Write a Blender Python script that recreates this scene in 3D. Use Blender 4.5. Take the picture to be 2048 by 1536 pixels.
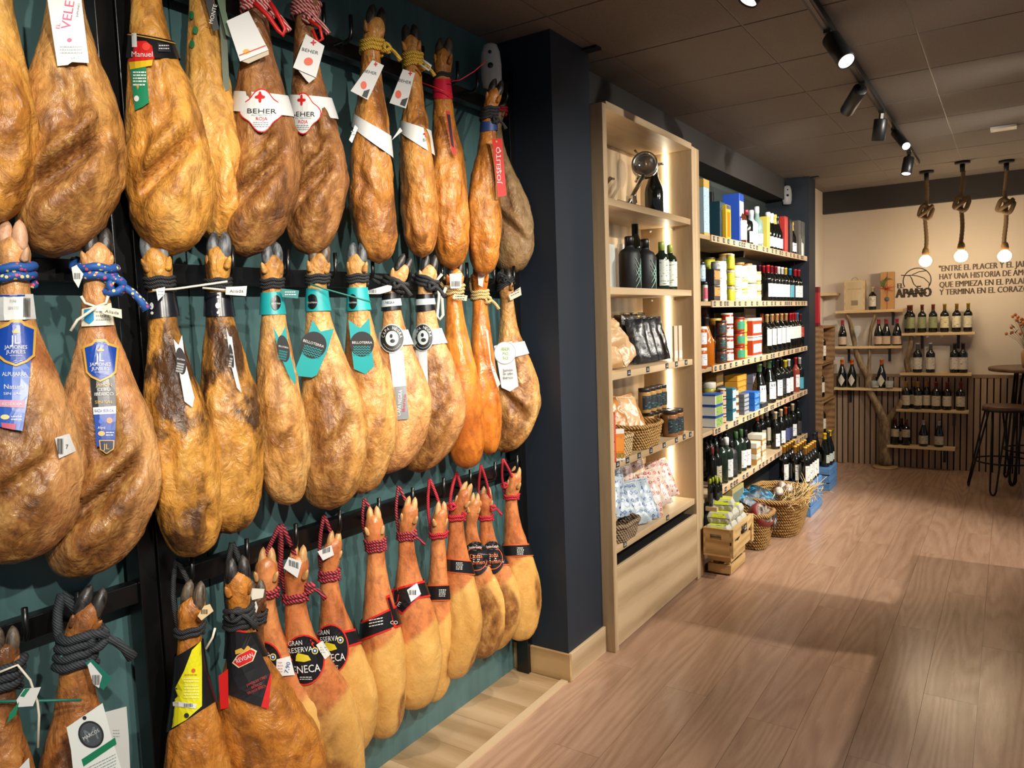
import bpy, bmesh, math, random
from mathutils import Vector, Matrix, noise, geometry
for _o in list(bpy.data.objects): bpy.data.objects.remove(_o)
SC = bpy.context.scene
COL = SC.collection
random.seed(7)
# ------------------------------------------------------------------ camera
F, CX, CY, EYE = 1500.0, 1024.0, 768.0, Vector((0, 0, 1.6))
def _axes():
    y = Vector((2020 - CX, 605 - CY, F)).normalized()
    x = -Vector((-1161 - CX, 718 - CY, F)); x = (x - y * x.dot(y)).normalized()
    return x, y, x.cross(y)
AX, AY, AZ = _axes()                     # world axes seen in image space (right, down, forward)
def ray(px, py):
    d = Vector((px - CX, py - CY, F)); return Vector((AX.dot(d), AY.dot(d), AZ.dot(d)))
def onx(px, py, x): d = ray(px, py); return EYE + d * (x / d.x)
def ony(px, py, y): d = ray(px, py); return EYE + d * (y / d.y)
def onz(px, py, z): d = ray(px, py); return EYE + d * ((z - EYE.z) / d.z)
cam = bpy.data.objects.new('camera', bpy.data.cameras.new('camera')); COL.objects.link(cam)
cam.data.sensor_width = 36; cam.data.lens = F / 2048 * 36; cam.data.clip_start = .05
cam.matrix_world = Matrix(((AX[0], -AX[1], -AX[2], EYE.x), (AY[0], -AY[1], -AY[2], EYE.y),
                           (AZ[0], -AZ[1], -AZ[2], EYE.z), (0, 0, 0, 1)))
SC.camera = cam
# ------------------------------------------------------------------ light and exposure
vs = SC.view_settings; vs.view_transform = 'Standard'; vs.look = 'None'; vs.gamma = 1; vs.use_curve_mapping = False
vs.exposure = 0.0
W = bpy.data.worlds.new('world'); SC.world = W; W.use_nodes = True
W.node_tree.nodes['Background'].inputs[0].default_value = (.80, .88, 1, 1)
W.node_tree.nodes['Background'].inputs[1].default_value = .22
try:
    cy = SC.cycles; cy.max_bounces = 6; cy.diffuse_bounces = 3; cy.glossy_bounces = 3; cy.transmission_bounces = 4; cy.caustics_reflective = False; cy.caustics_refractive = False; cy.use_adaptive_sampling = True; cy.adaptive_threshold = .035; cy.use_light_tree = True
except Exception: pass
SPOTS = dict(power=95, size=64, blend=.6, color=(1, .93, .82))
PENDANT_W = 82
LED_W = 5.5
# ------------------------------------------------------------------ helpers
MATS = {}
def nt(name):
    m = bpy.data.materials.new(name); m.use_nodes = True; MATS[name] = m
    t = m.node_tree; return m, t, t.nodes['Principled BSDF']
def hexc(h):
    r = [int(h[i:i + 2], 16) / 255 for i in (0, 2, 4)]
    return tuple((c / 12.92 if c <= .04045 else ((c + .055) / 1.055) ** 2.4) for c in r) + (1,)
def mat(name, col=None, rough=.5, metal=0, emit=None, es=0, spec=.5, alpha=1, trans=0, coat=0):
    if name in MATS: return MATS[name]
    m, t, b = nt(name); c = hexc(col) if isinstance(col, str) else tuple(col) + (1,)
    b.inputs['Base Color'].default_value = c; b.inputs['Roughness'].default_value = rough
    b.inputs['Metallic'].default_value = metal; b.inputs['Specular IOR Level'].default_value = spec
    b.inputs['Transmission Weight'].default_value = trans; b.inputs['Coat Weight'].default_value = coat
    if alpha < 1: b.inputs['Alpha'].default_value = alpha
    if emit: b.inputs['Emission Color'].default_value = hexc(emit); b.inputs['Emission Strength'].default_value = es
    return m
def flat(h, rough=.45): return mat('plain_' + h + ('' if rough == .45 else '_%d' % (rough * 100)), h, rough)
def N(t, ty, **kw):
    n = t.nodes.new(ty)
    for k, v in kw.items():
        if k in n.inputs: n.inputs[k].default_value = v
        else: setattr(n, k, v)
    return n
def coords(t, scale=(1, 1, 1), rnd=True, rot=(0, 0, 0)):
    tc = N(t, 'ShaderNodeTexCoord'); mp = N(t, 'ShaderNodeMapping'); mp.inputs['Scale'].default_value = scale; mp.inputs['Rotation'].default_value = rot
    if rnd:
        oi = N(t, 'ShaderNodeObjectInfo'); mu = N(t, 'ShaderNodeMath', operation='MULTIPLY'); mu.inputs[1].default_value = 37
        t.links.new(oi.outputs['Random'], mu.inputs[0]); ad = N(t, 'ShaderNodeVectorMath', operation='ADD')
        t.links.new(tc.outputs['Object'], ad.inputs[0]); t.links.new(mu.outputs[0], ad.inputs[1]); t.links.new(ad.outputs[0], mp.inputs[0])
    else: t.links.new(tc.outputs['Object'], mp.inputs[0])
    return mp.outputs[0]
def ramp(t, fac, stops):
    r = N(t, 'ShaderNodeValToRGB'); e = r.color_ramp.elements
    while len(e) < len(stops): e.new(.5)
    for i, (p, c) in enumerate(stops): e[i].position = p; e[i].color = hexc(c) if isinstance(c, str) else tuple(c) + (1,)
    t.links.new(fac, r.inputs[0]); return r.outputs[0]
def noise_n(t, vec, scale, detail=4, rough=.55, dist=0):
    n = N(t, 'ShaderNodeTexNoise'); n.inputs['Scale'].default_value = scale; n.inputs['Detail'].default_value = detail
    n.inputs['Roughness'].default_value = rough; n.inputs['Distortion'].default_value = dist; t.links.new(vec, n.inputs['Vector']); return n.outputs['Fac']
def mixc(t, fac, a, b, mode='MIX'):
    m = N(t, 'ShaderNodeMix', data_type='RGBA', blend_type=mode)
    for s, v in ((0, fac), (6, a), (7, b)):
        if hasattr(v, 'node'): t.links.new(v, m.inputs[s])
        else: m.inputs[s].default_value = v if s == 0 else (hexc(v) if isinstance(v, str) else tuple(v))
    return m.outputs[2]
def bump(t, b, h, strength=.3, dist=.01):
    n = N(t, 'ShaderNodeBump'); n.inputs['Strength'].default_value = strength; n.inputs['Distance'].default_value = dist
    t.links.new(h, n.inputs['Height']); t.links.new(n.outputs[0], b.inputs['Normal'])
def wood(name, c1, c2, axis='y', scale=1.0, rough=.5, vary=.18, ring=.3):
    if name in MATS: return MATS[name]
    m, t, b = nt(name)
    s = {'x': (.9, 9, 9), 'y': (9, .9, 9), 'z': (9, 9, .9)}[axis]
    v = coords(t, tuple(k * scale for k in s))
    fine = noise_n(t, v, 6, 6, .65, .4); wide = noise_n(t, v, .8, 3, .5, 1.6)
    wv = N(t, 'ShaderNodeTexWave', wave_type='RINGS'); wv.inputs['Scale'].default_value = .55; wv.inputs['Distortion'].default_value = 7
    wv.inputs['Detail'].default_value = 3; wv.inputs['Detail Scale'].default_value = .8; t.links.new(v, wv.inputs['Vector'])
    mx = N(t, 'ShaderNodeMath', operation='MULTIPLY_ADD'); mx.inputs[1].default_value = .45; t.links.new(fine, mx.inputs[0])
    h = N(t, 'ShaderNodeMath', operation='MULTIPLY'); h.inputs[1].default_value = ring; t.links.new(wv.outputs['Fac'], h.inputs[0]); t.links.new(h.outputs[0], mx.inputs[2])
    m2 = N(t, 'ShaderNodeMath', operation='MULTIPLY_ADD'); m2.inputs[1].default_value = .5; t.links.new(wide, m2.inputs[0]); t.links.new(mx.outputs[0], m2.inputs[2])
    c = ramp(t, m2.outputs[0], [(.35, c2), (.8, c1)])
    if vary:
        oi = N(t, 'ShaderNodeObjectInfo'); mr = N(t, 'ShaderNodeMapRange'); mr.inputs[3].default_value = 1 - vary; mr.inputs[4].default_value = 1 + vary
        t.links.new(oi.outputs['Random'], mr.inputs[0]); c = mixc(t, 1.0, c, mr.outputs[0], 'MULTIPLY')
    t.links.new(c, b.inputs['Base Color']); b.inputs['Roughness'].default_value = rough
    bump(t, b, m2.outputs[0], .12, .004); return m
class MB:
    def __init__(s): s.v = []; s.f = []; s.mi = []; s.sm = []
    def add(s, vs_, fs, mi=0, smooth=False):
        o = len(s.v); s.v += [tuple(p) for p in vs_]
        for q in fs: s.f.append([o + i for i in q]); s.mi.append(mi); s.sm.append(smooth)
        return s
    def box(s, x0, x1, y0, y1, z0, z1, mi=0, M=None):
        p = [Vector((x, y, z)) for x in (x0, x1) for y in (y0, y1) for z in (z0, z1)]
        if M is not None: p = [M @ q for q in p]
        return s.add(p, [(0, 1, 3, 2), (4, 6, 7, 5), (0, 4, 5, 1), (2, 3, 7, 6), (0, 2, 6, 4), (1, 5, 7, 3)], mi)
    def bar(s, a, b, w, h=None, mi=0):
        a = Vector(a); b = Vector(b); d = b - a; M = d.to_track_quat('Z', 'Y').to_matrix().to_4x4(); M.translation = a; h = h or w
        return s.box(-w / 2, w / 2, -h / 2, h / 2, 0, d.length, mi, M)
    def lathe(s, prof, n=16, M=None, mi=0, smooth=True, a0=0, a1=2 * math.pi, caps=True):
        full = abs(a1 - a0 - 2 * math.pi) < 1e-6; m = n if full else n + 1; vs_ = []; fs = []
        for r, z in prof:
            for i in range(m):
                a = a0 + (a1 - a0) * i / n; vs_.append(Vector((r * math.cos(a), r * math.sin(a), z)))
        if M is not None: vs_ = [M @ q for q in vs_]
        for j in range(len(prof) - 1):
            for i in range(n):
                k = (i + 1) % m; fs.append((j * m + i, j * m + k, (j + 1) * m + k, (j + 1) * m + i))
        if full and caps:
            if prof[0][0] > 1e-6: fs.append(tuple(range(m))[::-1])
            if prof[-1][0] > 1e-6: fs.append(tuple((len(prof) - 1) * m + i for i in range(m)))
        return s.add(vs_, fs, mi, smooth)
    def tube(s, pts, r, n=8, mi=0, closed=False, smooth=True):
        pts = [Vector(p) for p in pts]; k = len(pts); rr = r if isinstance(r, (list, tuple)) else [r] * k; vs_ = []; fs = []; up = None
        for i in range(k):
            d = (pts[(i + 1) % k] - pts[i - 1]) if closed else (pts[min(i + 1, k - 1)] - pts[max(i - 1, 0)])
            d = d.normalized() if d.length > 1e-9 else Vector((0, 0, 1))
            if up is None: up = d.orthogonal().normalized()
            up = (up - d * up.dot(d)); up = up.normalized() if up.length > 1e-6 else d.orthogonal().normalized()
            q = d.cross(up)
            for j in range(n):
                a = 2 * math.pi * j / n; vs_.append(pts[i] + (up * math.cos(a) + q * math.sin(a)) * rr[i])
        for i in range(k if closed else k - 1):
            i2 = (i + 1) % k
            for j in range(n): fs.append((i * n + j, i * n + (j + 1) % n, i2 * n + (j + 1) % n, i2 * n + j))
        if not closed: fs.append(tuple(range(n))[::-1]); fs.append(tuple((k - 1) * n + j for j in range(n)))
        return s.add(vs_, fs, mi, smooth)
    def prism(s, poly, z0, z1, M=None, mi=0):
        n = len(poly); vs_ = [Vector((x, y, z)) for z in (z0, z1) for x, y in poly]
        if M is not None: vs_ = [M @ q for q in vs_]
        return s.add(vs_, [tuple(range(n))[::-1], tuple(range(n, 2 * n))] + [(i, (i + 1) % n, n + (i + 1) % n, n + i) for i in range(n)], mi)
    def mesh(s, name, mats):
        me = bpy.data.meshes.new(name); me.from_pydata(s.v, [], s.f)
        for m in (mats if isinstance(mats, (list, tuple)) else [mats]): me.materials.append(m)
        me.polygons.foreach_set('material_index', s.mi); me.polygons.foreach_set('use_smooth', s.sm)
        bm = bmesh.new(); bm.from_mesh(me); bmesh.ops.recalc_face_normals(bm, faces=bm.faces); bm.to_mesh(me); bm.free(); me.update(); return me
    def build(s, name, mats, parent=None, loc=(0, 0, 0), **kw): return obj(name, s.mesh(name, mats), parent, loc, **kw)
def obj(name, me, parent=None, loc=(0, 0, 0), rz=0, label=None, cat=None, group=None, kind=None):
    o = bpy.data.objects.new(name, me); COL.objects.link(o); o.location = loc; o.rotation_euler = (0, 0, rz)
    if parent: o.parent = parent
    tag(o, label, cat, group, kind); return o
def tag(o, label=None, cat=None, group=None, kind=None):
    for k, v in (('label', label), ('category', cat), ('group', group), ('kind', kind)):
        if v: o[k] = v
    return o
def thing(name, loc, label, cat, group=None, rz=0): return obj(name, None, None, loc, rz, label, cat, group)
def bx(name, x0, x1, y0, y1, z0, z1, m, parent=None, **kw):      # a box whose object origin is its own centre
    c = Vector(((x0 + x1) / 2, (y0 + y1) / 2, (z0 + z1) / 2)); a, b, d = (x1 - x0) / 2, (y1 - y0) / 2, (z1 - z0) / 2
    return MB().box(-a, a, -b, b, -d, d).build(name, m, parent, c, **kw)
def bevel(o, w=.003, seg=2):
    md = o.modifiers.new('bevel', 'BEVEL'); md.width = w; md.segments = seg; md.limit_method = 'ANGLE'; return o
ORD = ['first', 'second', 'third', 'fourth', 'fifth', 'sixth', 'seventh', 'eighth', 'ninth', 'tenth', 'eleventh', 'twelfth', 'thirteenth', 'fourteenth', 'fifteenth', 'sixteenth', 'seventeenth', 'eighteenth', 'nineteenth', 'twentieth']
FONTS = {}
def text_geo(s):                                                   # triangulated flat lettering, cap height 1, centred
    if s in FONTS: return FONTS[s]
    cu = bpy.data.curves.new('t', 'FONT'); cu.body = s; cu.resolution_u = 2; cu.align_x = 'CENTER'; cu.size = 1
    o = bpy.data.objects.new('t', cu); COL.objects.link(o); me = bpy.data.meshes.new_from_object(o)
    v = [(p.co.x / .69, p.co.y / .69 - .5) for p in me.vertices]; f = [tuple(p.vertices) for p in me.polygons]
    bpy.data.objects.remove(o); bpy.data.meshes.remove(me); bpy.data.curves.remove(cu)
    w = (max(p[0] for p in v) - min(p[0] for p in v)) if v else 1
    FONTS[s] = (v, f, w); return FONTS[s]
def lerp(a, b, t): return a + (b - a) * t
def interp(xs, ys, x):                                             # smooth monotone interpolation
    if x <= xs[0]: return ys[0]
    for i in range(len(xs) - 1):
        if x <= xs[i + 1]:
            h = xs[i + 1] - xs[i]; u = (x - xs[i]) / h; n = len(xs)
            def sl(k):
                if k == 0 or k == n - 1:
                    k = min(max(k, 1), n - 1); return (ys[k] - ys[k - 1]) / (xs[k] - xs[k - 1])
                a = (ys[k] - ys[k - 1]) / (xs[k] - xs[k - 1]); c = (ys[k + 1] - ys[k]) / (xs[k + 1] - xs[k])
                return 0 if a * c <= 0 else 2 * a * c / (a + c)
            m0, m1 = sl(i) * h, sl(i + 1) * h
            return (2 * u**3 - 3 * u**2 + 1) * ys[i] + (u**3 - 2 * u**2 + u) * m0 + (-2 * u**3 + 3 * u**2) * ys[i + 1] + (u**3 - u**2) * m1
    return ys[-1]
# ================================================================== track lights
def spot(pos, dirv, power=1.0, parent=None, size=None):
    l = bpy.data.lights.new('spot', 'SPOT'); l.energy = SPOTS['power'] * power; l.spot_size = math.radians(size or SPOTS['size']); l.spot_blend = SPOTS['blend']; l.color = SPOTS['color']; l.shadow_soft_size = .028
    o = bpy.data.objects.new('spot_light', l); COL.objects.link(o); o.location = pos; o.rotation_euler = (-Vector(dirv)).to_track_quat('Z', 'Y').to_euler()
    return o
ZC = 2.79; M_satin = mat("satin_black", "121315", .42)
trk = thing('light_track', (-.655, 3, ZC), 'long black ceiling track that carries the spotlights', 'light track')
MB().box(-.018, .018, -3.6, 4.12, -.032, -.001).build('rail', M_satin, trk); MB().box(-.007, .007, -3.6, 4.12, -.0335, -.0325).build('slot', mat('track_slot', '6b5f55', .3, .8), trk)
heads = [((1655, 70), (1694, 124)), ((1728, 170), (1694, 222)), ((1768, 226), (1756, 283)), ((1793, 262), (1813, 293)), ((1823, 308), (1812, 349))]
desc = ['black cylinder spotlight nearest in view, tilted to the right', 'slim black spotlight pointing left, second along the track', 'large black spotlight above the wine shelves, third along the track', 'small lit spotlight pointing right, fourth along the track', 'black spotlight at the far end of the track']
HEADS = []
for (j, e), lb in zip(heads, desc):
    P = onz(*j, ZC - .045); P.x = -.655; E_ = onz(*e, ZC - (.12 if lb.startswith('slim') else .20)); HEADS.append((P, E_, lb, 1.0))
E2 = onz(1493, 4, ZC - .19); HEADS.append((Vector((-.655, E2.y + .05, ZC - .045)), E2, 'black spotlight cut off by the top edge of the picture', 1.0))
for y, tgt, pw in ((1.55, (-1.8, 2.1, 1.3), .35), (.55, (-1.8, 1.1, 1.3), .35)):
    P = Vector((-.655, y, ZC - .045)); E_ = P + (Vector(tgt) - P).normalized() * .16; HEADS.append((P, E_, None, pw))
# added lamp, unseen far right, throws the counter's shadow on the floor
P = Vector((2.3, 4.4, ZC - .045)); HEADS.append((P, P + (Vector((-.7, 4.45, .2)) - P).normalized() * .16, None, 3.2))
# second track, added out of view to light the goods on the left wall
trk2 = thing('light_track', (.95, 3, ZC), 'second black ceiling track, added unseen right of the picture', 'light track')
MB().box(-.018, .018, -4.0, 4.12, -.032, -.001).build('rail', M_satin, trk2)
for y, tgt, pw in ((-.7, (-1.8, .75, 1.3), 2.0), (.2, (-1.8, 1.35, 1.3), 2.1), (1.1, (-1.8, 2.0, 1.3), 2.1), (2.0, (-1.8, 2.75, 1.2), 1.9), (3.3, (-1.6, 4.0, 1.4), 1.7), (4.4, (-1.6, 5.1, 1.5), 2.9), (5.5, (-1.6, 6.3, 1.5), 3.1)):
    P = Vector((.95, y, ZC - .045)); E_ = P + (Vector(tgt) - P).normalized() * .16; HEADS.append((P, E_, None, pw))
M_lens = mat('spot_lens', 'ffffff', .3, emit='fff2dc', es=3)
for i, (P, E_, lb, pw) in enumerate(HEADS):
    hd = thing('spotlight_head', P, lb or 'black ceiling spotlight, unseen outside the picture frame', 'spotlight', 'spotlights on the ceiling track')
    d = (E_ - P); dn = d.normalized(); M = dn.to_track_quat('Z', 'Y').to_matrix().to_4x4(); r = .026 if i == 3 else .037; L = d.length
    M.translation = dn * .03
    MB().box(-.014, .014, -.03, .03, .0, .018).bar((0, 0, 0), dn * .05, .018).build('bracket', M_satin, hd)
    b = MB(); b.lathe([(r * .92, 0), (r, .004), (r, L - .034), (r * .9, L - .032), (r * .86, L - .045)], 24, M); b.build('housing', M_satin, hd)
    M2 = M.copy(); M2.translation = dn * (L - .008); MB().lathe([(.0001, -.001), (r * .84, 0)], 24, M2).build('lens', M_lens if i != 3 else mat('spot_lens_bright', 'ffffff', .3, emit='fff2dc', es=14), hd)
    sp = spot(E_ + dn * .012, dn, pw, size=(54 if P.y < 3 else 74) if pw > 1 else None)
# ================================================================== the setting
XF = -1.62            # front line of the ham recess
ZC = 2.79             # ceiling height
M_navy = mat('navy_paint', '18222e', .55)
M_black = mat('black_steel', '0b0b0c', .28, 0, spec=.6)
M_satin = mat('satin_black', '121315', .42)
def floorm():
    m, t, b = nt('floor_oak'); v = coords(t, (5.5, .55, 5.5)); fine = noise_n(t, v, 9, 5, .7, .3); warp = noise_n(t, v, 1.1, 2, .5, .8)
    big = noise_n(t, v, .75, 1.5, .45, .25); k = N(t, 'ShaderNodeMath', operation='MULTIPLY_ADD'); k.inputs[1].default_value = 95; t.links.new(big, k.inputs[0])
    f5 = N(t, 'ShaderNodeMath', operation='MULTIPLY'); f5.inputs[1].default_value = 3.0; t.links.new(fine, f5.inputs[0]); t.links.new(f5.outputs[0], k.inputs[2]); wv = N(t, 'ShaderNodeMath', operation='SINE'); t.links.new(k.outputs[0], wv.inputs[0]); wf = N(t, 'ShaderNodeMath', operation='MULTIPLY_ADD'); wf.inputs[1].default_value = .5; wf.inputs[2].default_value = .5; t.links.new(wv.outputs[0], wf.inputs[0])
    c = ramp(t, fine, [(.3, '9d7a63'), (.7, 'ba977d')]); c = mixc(t, .30, c, ramp(t, wf.outputs[0], [(.0, '86664f'), (.5, 'ae8b72'), (1, 'c0a087')])); c = mixc(t, .25, c, ramp(t, warp, [(.35, '8f6e58'), (.65, 'bd9a80')]))
    t.links.new(c, b.inputs['Base Color']); b.inputs['Roughness'].default_value = .24; bump(t, b, fine, .08, .003); return m
M_floor = floorm()
M_pale = wood('recess_oak', 'b99b78', '94764f', 'x', .55, .36, .06)
M_oak = wood('cabinet_oak_upright', 'bfa684', '917755', 'z', .5, .5, .05)
M_oaky = wood('cabinet_oak_along', 'c1a886', '947a58', 'y', .5, .5, .05)
M_oakx = wood('oak_across', 'c2a070', '947247', 'x', .7, .5, .06)
M_board = wood('pine_board', 'd9bd8c', 'bd9a66', 'x', 1.0, .5, .05)
M_slat = wood('slat_oak', 'ac9175', '876c53', 'z', .8, .5, .14)
def cream():
    m, t, b = nt('cream_plaster'); v = coords(t, rnd=False); n = noise_n(t, v, 60, 3)
    b.inputs['Base Color'].default_value = hexc('d9cbb9'); b.inputs['Roughness'].default_value = .75; bump(t, b, n, .08, .003); return m
M_cream = cream()
def teal():
    m, t, b = nt('teal_gloss'); v = coords(t, (1, 1, .12), rnd=False); n = noise_n(t, v, 14, 4, .6)
    t.links.new(ramp(t, n, [(.3, '426061'), (.7, '517172')]), b.inputs['Base Color']); b.inputs['Roughness'].default_value = .35; bump(t, b, n, .05, .004); return m
M_teal = teal()
def tilem():
    m, t, b = nt('ceiling_tile'); v = coords(t); n = noise_n(t, v, 220, 2)
    t.links.new(ramp(t, n, [(.35, '71675f'), (.65, '7d736a')]), b.inputs['Base Color']); b.inputs['Roughness'].default_value = .8; bump(t, b, n, .25, .002); return m
M_tile = tilem()
def struct(o): o['kind'] = 'structure'; return o
# floor: a base slab with laid planks
fl = struct(bx('floor', -2.2, 2.6, -1.2, 8.5, -.06, -.009, mat('floor_joint', '8a6a55', .6)))
PL, PW = 1.32, .19
pm = MB().box(-PW / 2 + .0006, PW / 2 - .0006, -PL / 2 + .0006, PL / 2 - .0006, -.0085, 0).mesh('plank', M_floor)
fo = Vector(fl.location)
for i in range(18):
    x = XF + .02 + PW * (i + .5)
    off = (i * .47) % 1 * PL
    for j in range(8):
        y = -1.6 + off + j * PL
        a, b = max(y - PL / 2, -1.2), min(y + PL / 2, 8.38)
        if b - a < .02: continue
        me = pm if b - a > PL - .001 else MB().box(-PW / 2 + .0006, PW / 2 - .0006, -(b - a) / 2 + .0006, (b - a) / 2 - .0006, -.0085, 0).mesh('plank', M_floor)
        obj('plank', me, fl, Vector((x, (a + b) / 2, 0)) - fo)
pr_ = MB().box(-.32, .32, -PW / 2 + .0006, PW / 2 - .0006, -.0085, 0).mesh('plank', M_pale)
for j in range(18): obj('plank', pr_, fl, Vector((XF - .30, -.45 + j * PW, -.001)) - fo)
struct(bx('trim_1', XF - .012, XF + .022, -1.2, 2.765, -.008, .006, M_oaky))
# ceiling of 60 cm tiles in a concealed grid
ce = struct(bx('ceiling', -2.2, 2.6, -1.2, 8.5, ZC + .012, ZC + .06, mat('ceiling_void', '191716', .9)))
co = Vector(ce.location); tmesh = MB().box(-.2925, .2925, -.2915, .2915, 0, .011).mesh('ceiling_tile', M_tile)
for i in range(-2, 5):
    for j in range(-1, 14): obj('ceiling_tile', tmesh, ce, Vector((-.655 + i * .592, .27 + j * .593 + .32, ZC)) - co)
for i in range(-1, 5): bx('ceiling_rail', -.951 + i * .592 - .0035, -.951 + i * .592 + .0035, -1.2, 8.4, ZC + .002, ZC + .011, mat('ceiling_rail', '6f675f', .5), ce).location -= co
# walls
struct(bx('wall_left', -2.0, -1.9, -1.2, 8.5, 0, ZC + .01, mat('wall_left_paint', '2c3433', .6)))
bk = struct(bx('wall_back', -2.0, 2.6, 8.36, 8.5, 0, ZC + .01, M_cream))
def wb(name, x0, x1, y0, y1, z0, z1, m, **k): o = bx(name, x0, x1, y0, y1, z0, z1, m, bk, **k); o.location -= Vector(bk.location); return o
wb('bulkhead', -2.0, 2.6, 8.30, 8.36, 2.57, ZC, mat('bulkhead', '33302f', .6), label='dark painted band above the cream wall')
wb('wainscot_backing', -1.9, 2.6, 8.345, 8.36, 0, .90, mat('wainscot_backing', '1a1512', .8))
sm_ = MB().box(-.0205, .0205, -.011, .011, -.45, .45).mesh('slat', M_slat)
for i in range(82):
    o = obj('slat', sm_, bk, Vector((-1.72 + i * .0527, 8.334, .45)) - Vector(bk.location))
wb('wainscot_rail', -1.9, 2.6, 8.318, 8.36, .90, .93, M_slat)
# ham recess: glossy teal panels
tp = struct(bx('wall_recess', -1.9, -1.888, -1.2, 2.78, 0, ZC, mat('recess_joint', '1c2929', .6)))
for y0, y1 in ((-1.2, .02), (.025, 1.24), (1.245, 2.775)):
    bx('panel', -1.888, -1.880, y0, y1, .0, ZC, M_teal, tp).location -= Vector(tp.location)
# navy pillar between recess and cabinet, the smaller one after the bottle shelves
struct(bx('pillar_1', -1.9, -1.60, 2.78, 3.12, 0, ZC, M_navy))
struct(bx('pillar_2', -1.9, -1.52, 7.20, 7.46, 0, ZC, M_navy))
struct(bx('pillar_3', -1.9, -1.62, 7.46, 8.36, 0, ZC, M_cream))
for nm, a in (('baseboard_side', (-1.895, -1.585, 2.765, 2.78, 0, .125)), ('baseboard_front', (-1.60, -1.585, 2.78, 3.12, 0, .125))):
    bevel(struct(bx(nm, *a, M_oaky if nm.endswith('front') else M_oakx)), .002)
# ceiling beam over the shelves (dark cornice) and the dark vents at the pillar tops
struct(bx('trim_2', -1.9, -1.72, 3.12, 7.2, 2.60, ZC, mat('cornice', '292523', .7)))
# ================================================================== hams
def ham_mat(name, base, dark, light, patch=.5, rough=.38, fat=None, scale=1.0, low=None, bs=.68):
    """cured ham: mottled rind, dry meat where the attribute says so, pale fat below the trimmed line"""
    m, t, b = nt(name); v = coords(t, (1, 1, .6))
    n1 = noise_n(t, v, 7 * scale, 5, .62, .6); n2 = noise_n(t, v, 34 * scale, 4, .65, .3); n3 = noise_n(t, v, 3.2, 3, .5, .8)
    c = ramp(t, n1, [(.26 + .17 * patch, dark), (.40 + .12 * patch, base), (.70, light)])
    sp = ramp(t, n2, [(.34, (.30, .20, .13)), (.55, (1, 1, 1))]); c = mixc(t, .55, c, sp, 'MULTIPLY')
    at = N(t, 'ShaderNodeAttribute', attribute_name='meat')
    mc = ramp(t, n2, [(.28, '4b2a12'), (.5, '8a5a2c'), (.72, 'b58a50')])
    mm = N(t, 'ShaderNodeMath', operation='MULTIPLY_ADD', use_clamp=True); mm.inputs[1].default_value = 1.5
    ad = N(t, 'ShaderNodeMath', operation='MULTIPLY_ADD'); ad.inputs[1].default_value = 1.6; ad.inputs[2].default_value = -1.05; t.links.new(n3, ad.inputs[0])
    t.links.new(at.outputs['Fac'], mm.inputs[0]); t.links.new(ad.outputs[0], mm.inputs[2])
    ml = N(t, 'ShaderNodeMath', operation='MULTIPLY', use_clamp=True); t.links.new(mm.outputs[0], ml.inputs[0]); t.links.new(at.outputs['Fac'], ml.inputs[1])
    if fat:
        af = N(t, 'ShaderNodeAttribute', attribute_name='fat'); fc = ramp(t, n1, [(.3, low or 'b9842f'), (.62, fat)])
        c = mixc(t, af.outputs['Fac'], c, fc)
    c = mixc(t, ml.outputs[0], c, mc)
    t.links.new(c, b.inputs['Base Color']); b.inputs['Roughness'].default_value = rough; b.inputs['Specular IOR Level'].default_value = .45
    rr = ramp(t, n2, [(.35, (rough + .18,) * 3), (.65, (rough - .15,) * 3)]); t.links.new(rr, b.inputs['Roughness'])
    mu = N(t, 'ShaderNodeVectorMath', operation='MULTIPLY'); mu.inputs[1].default_value = (1, 1, 1.25); t.links.new(v, mu.inputs[0])
    n4 = noise_n(t, mu.outputs[0], 26, 5, .62, 1.1)
    vo = N(t, 'ShaderNodeTexVoronoi', feature='F1'); vo.inputs['Scale'].default_value = 55; nd = N(t, 'ShaderNodeVectorMath', operation='ADD'); nz = N(t, 'ShaderNodeTexNoise'); nz.inputs['Scale'].default_value = 30; t.links.new(mu.outputs[0], nz.inputs['Vector']); sc_ = N(t, 'ShaderNodeVectorMath', operation='SCALE'); sc_.inputs['Scale'].default_value = .06; t.links.new(nz.outputs['Color'], sc_.inputs[0]); t.links.new(mu.outputs[0], nd.inputs[0]); t.links.new(sc_.outputs[0], nd.inputs[1]); t.links.new(nd.outputs[0], vo.inputs['Vector'])
    hh = N(t, 'ShaderNodeMath', operation='MULTIPLY_ADD'); hh.inputs[1].default_value = .28; t.links.new(vo.outputs['Distance'], hh.inputs[0]); t.links.new(n4, hh.inputs[2]); bump(t, b, hh.outputs[0], bs, .011)
    return m
ST = dict(
    golden=ham_mat('ham_golden', 'c98d3c', '9a6226', 'dcae62', .5),
    tan=ham_mat('ham_tan', 'c18a48', '8a5a2a', 'd6ab6c', .6),
    brown=ham_mat('ham_brown', '8a5a34', '54331c', 'b07a45', .7, .42),
    slim=ham_mat('ham_slim', 'b87836', '7a4a22', 'd09a52', .6, .33),
    mottled=ham_mat('ham_mottled', 'bd8438', '4c3018', 'cf9c4c', .82, .36),
    orange=ham_mat('ham_orange', 'c8742a', 'a85a20', 'd9903c', .4, .26, bs=.25),
    amber=ham_mat('ham_amber', 'b9742c', '85501f', 'c98c42', .6, .34),
    pink=ham_mat('ham_pink', 'c98f58', 'a8683c', 'd9a96c', .5, .34, bs=.6),
    grey=ham_mat('ham_grey', '8d7049', '5e4a33', 'ab8b5e', .6, .5),
    serrano=ham_mat('ham_serrano', 'bd7040', '96522c', 'cc8650', .4, .3, 'd4a55c', low='bb8742', bs=.28),
    dark=ham_mat('ham_dark', '9a6030', '5e3a1e', 'b57a3e', .7, .38))
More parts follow.
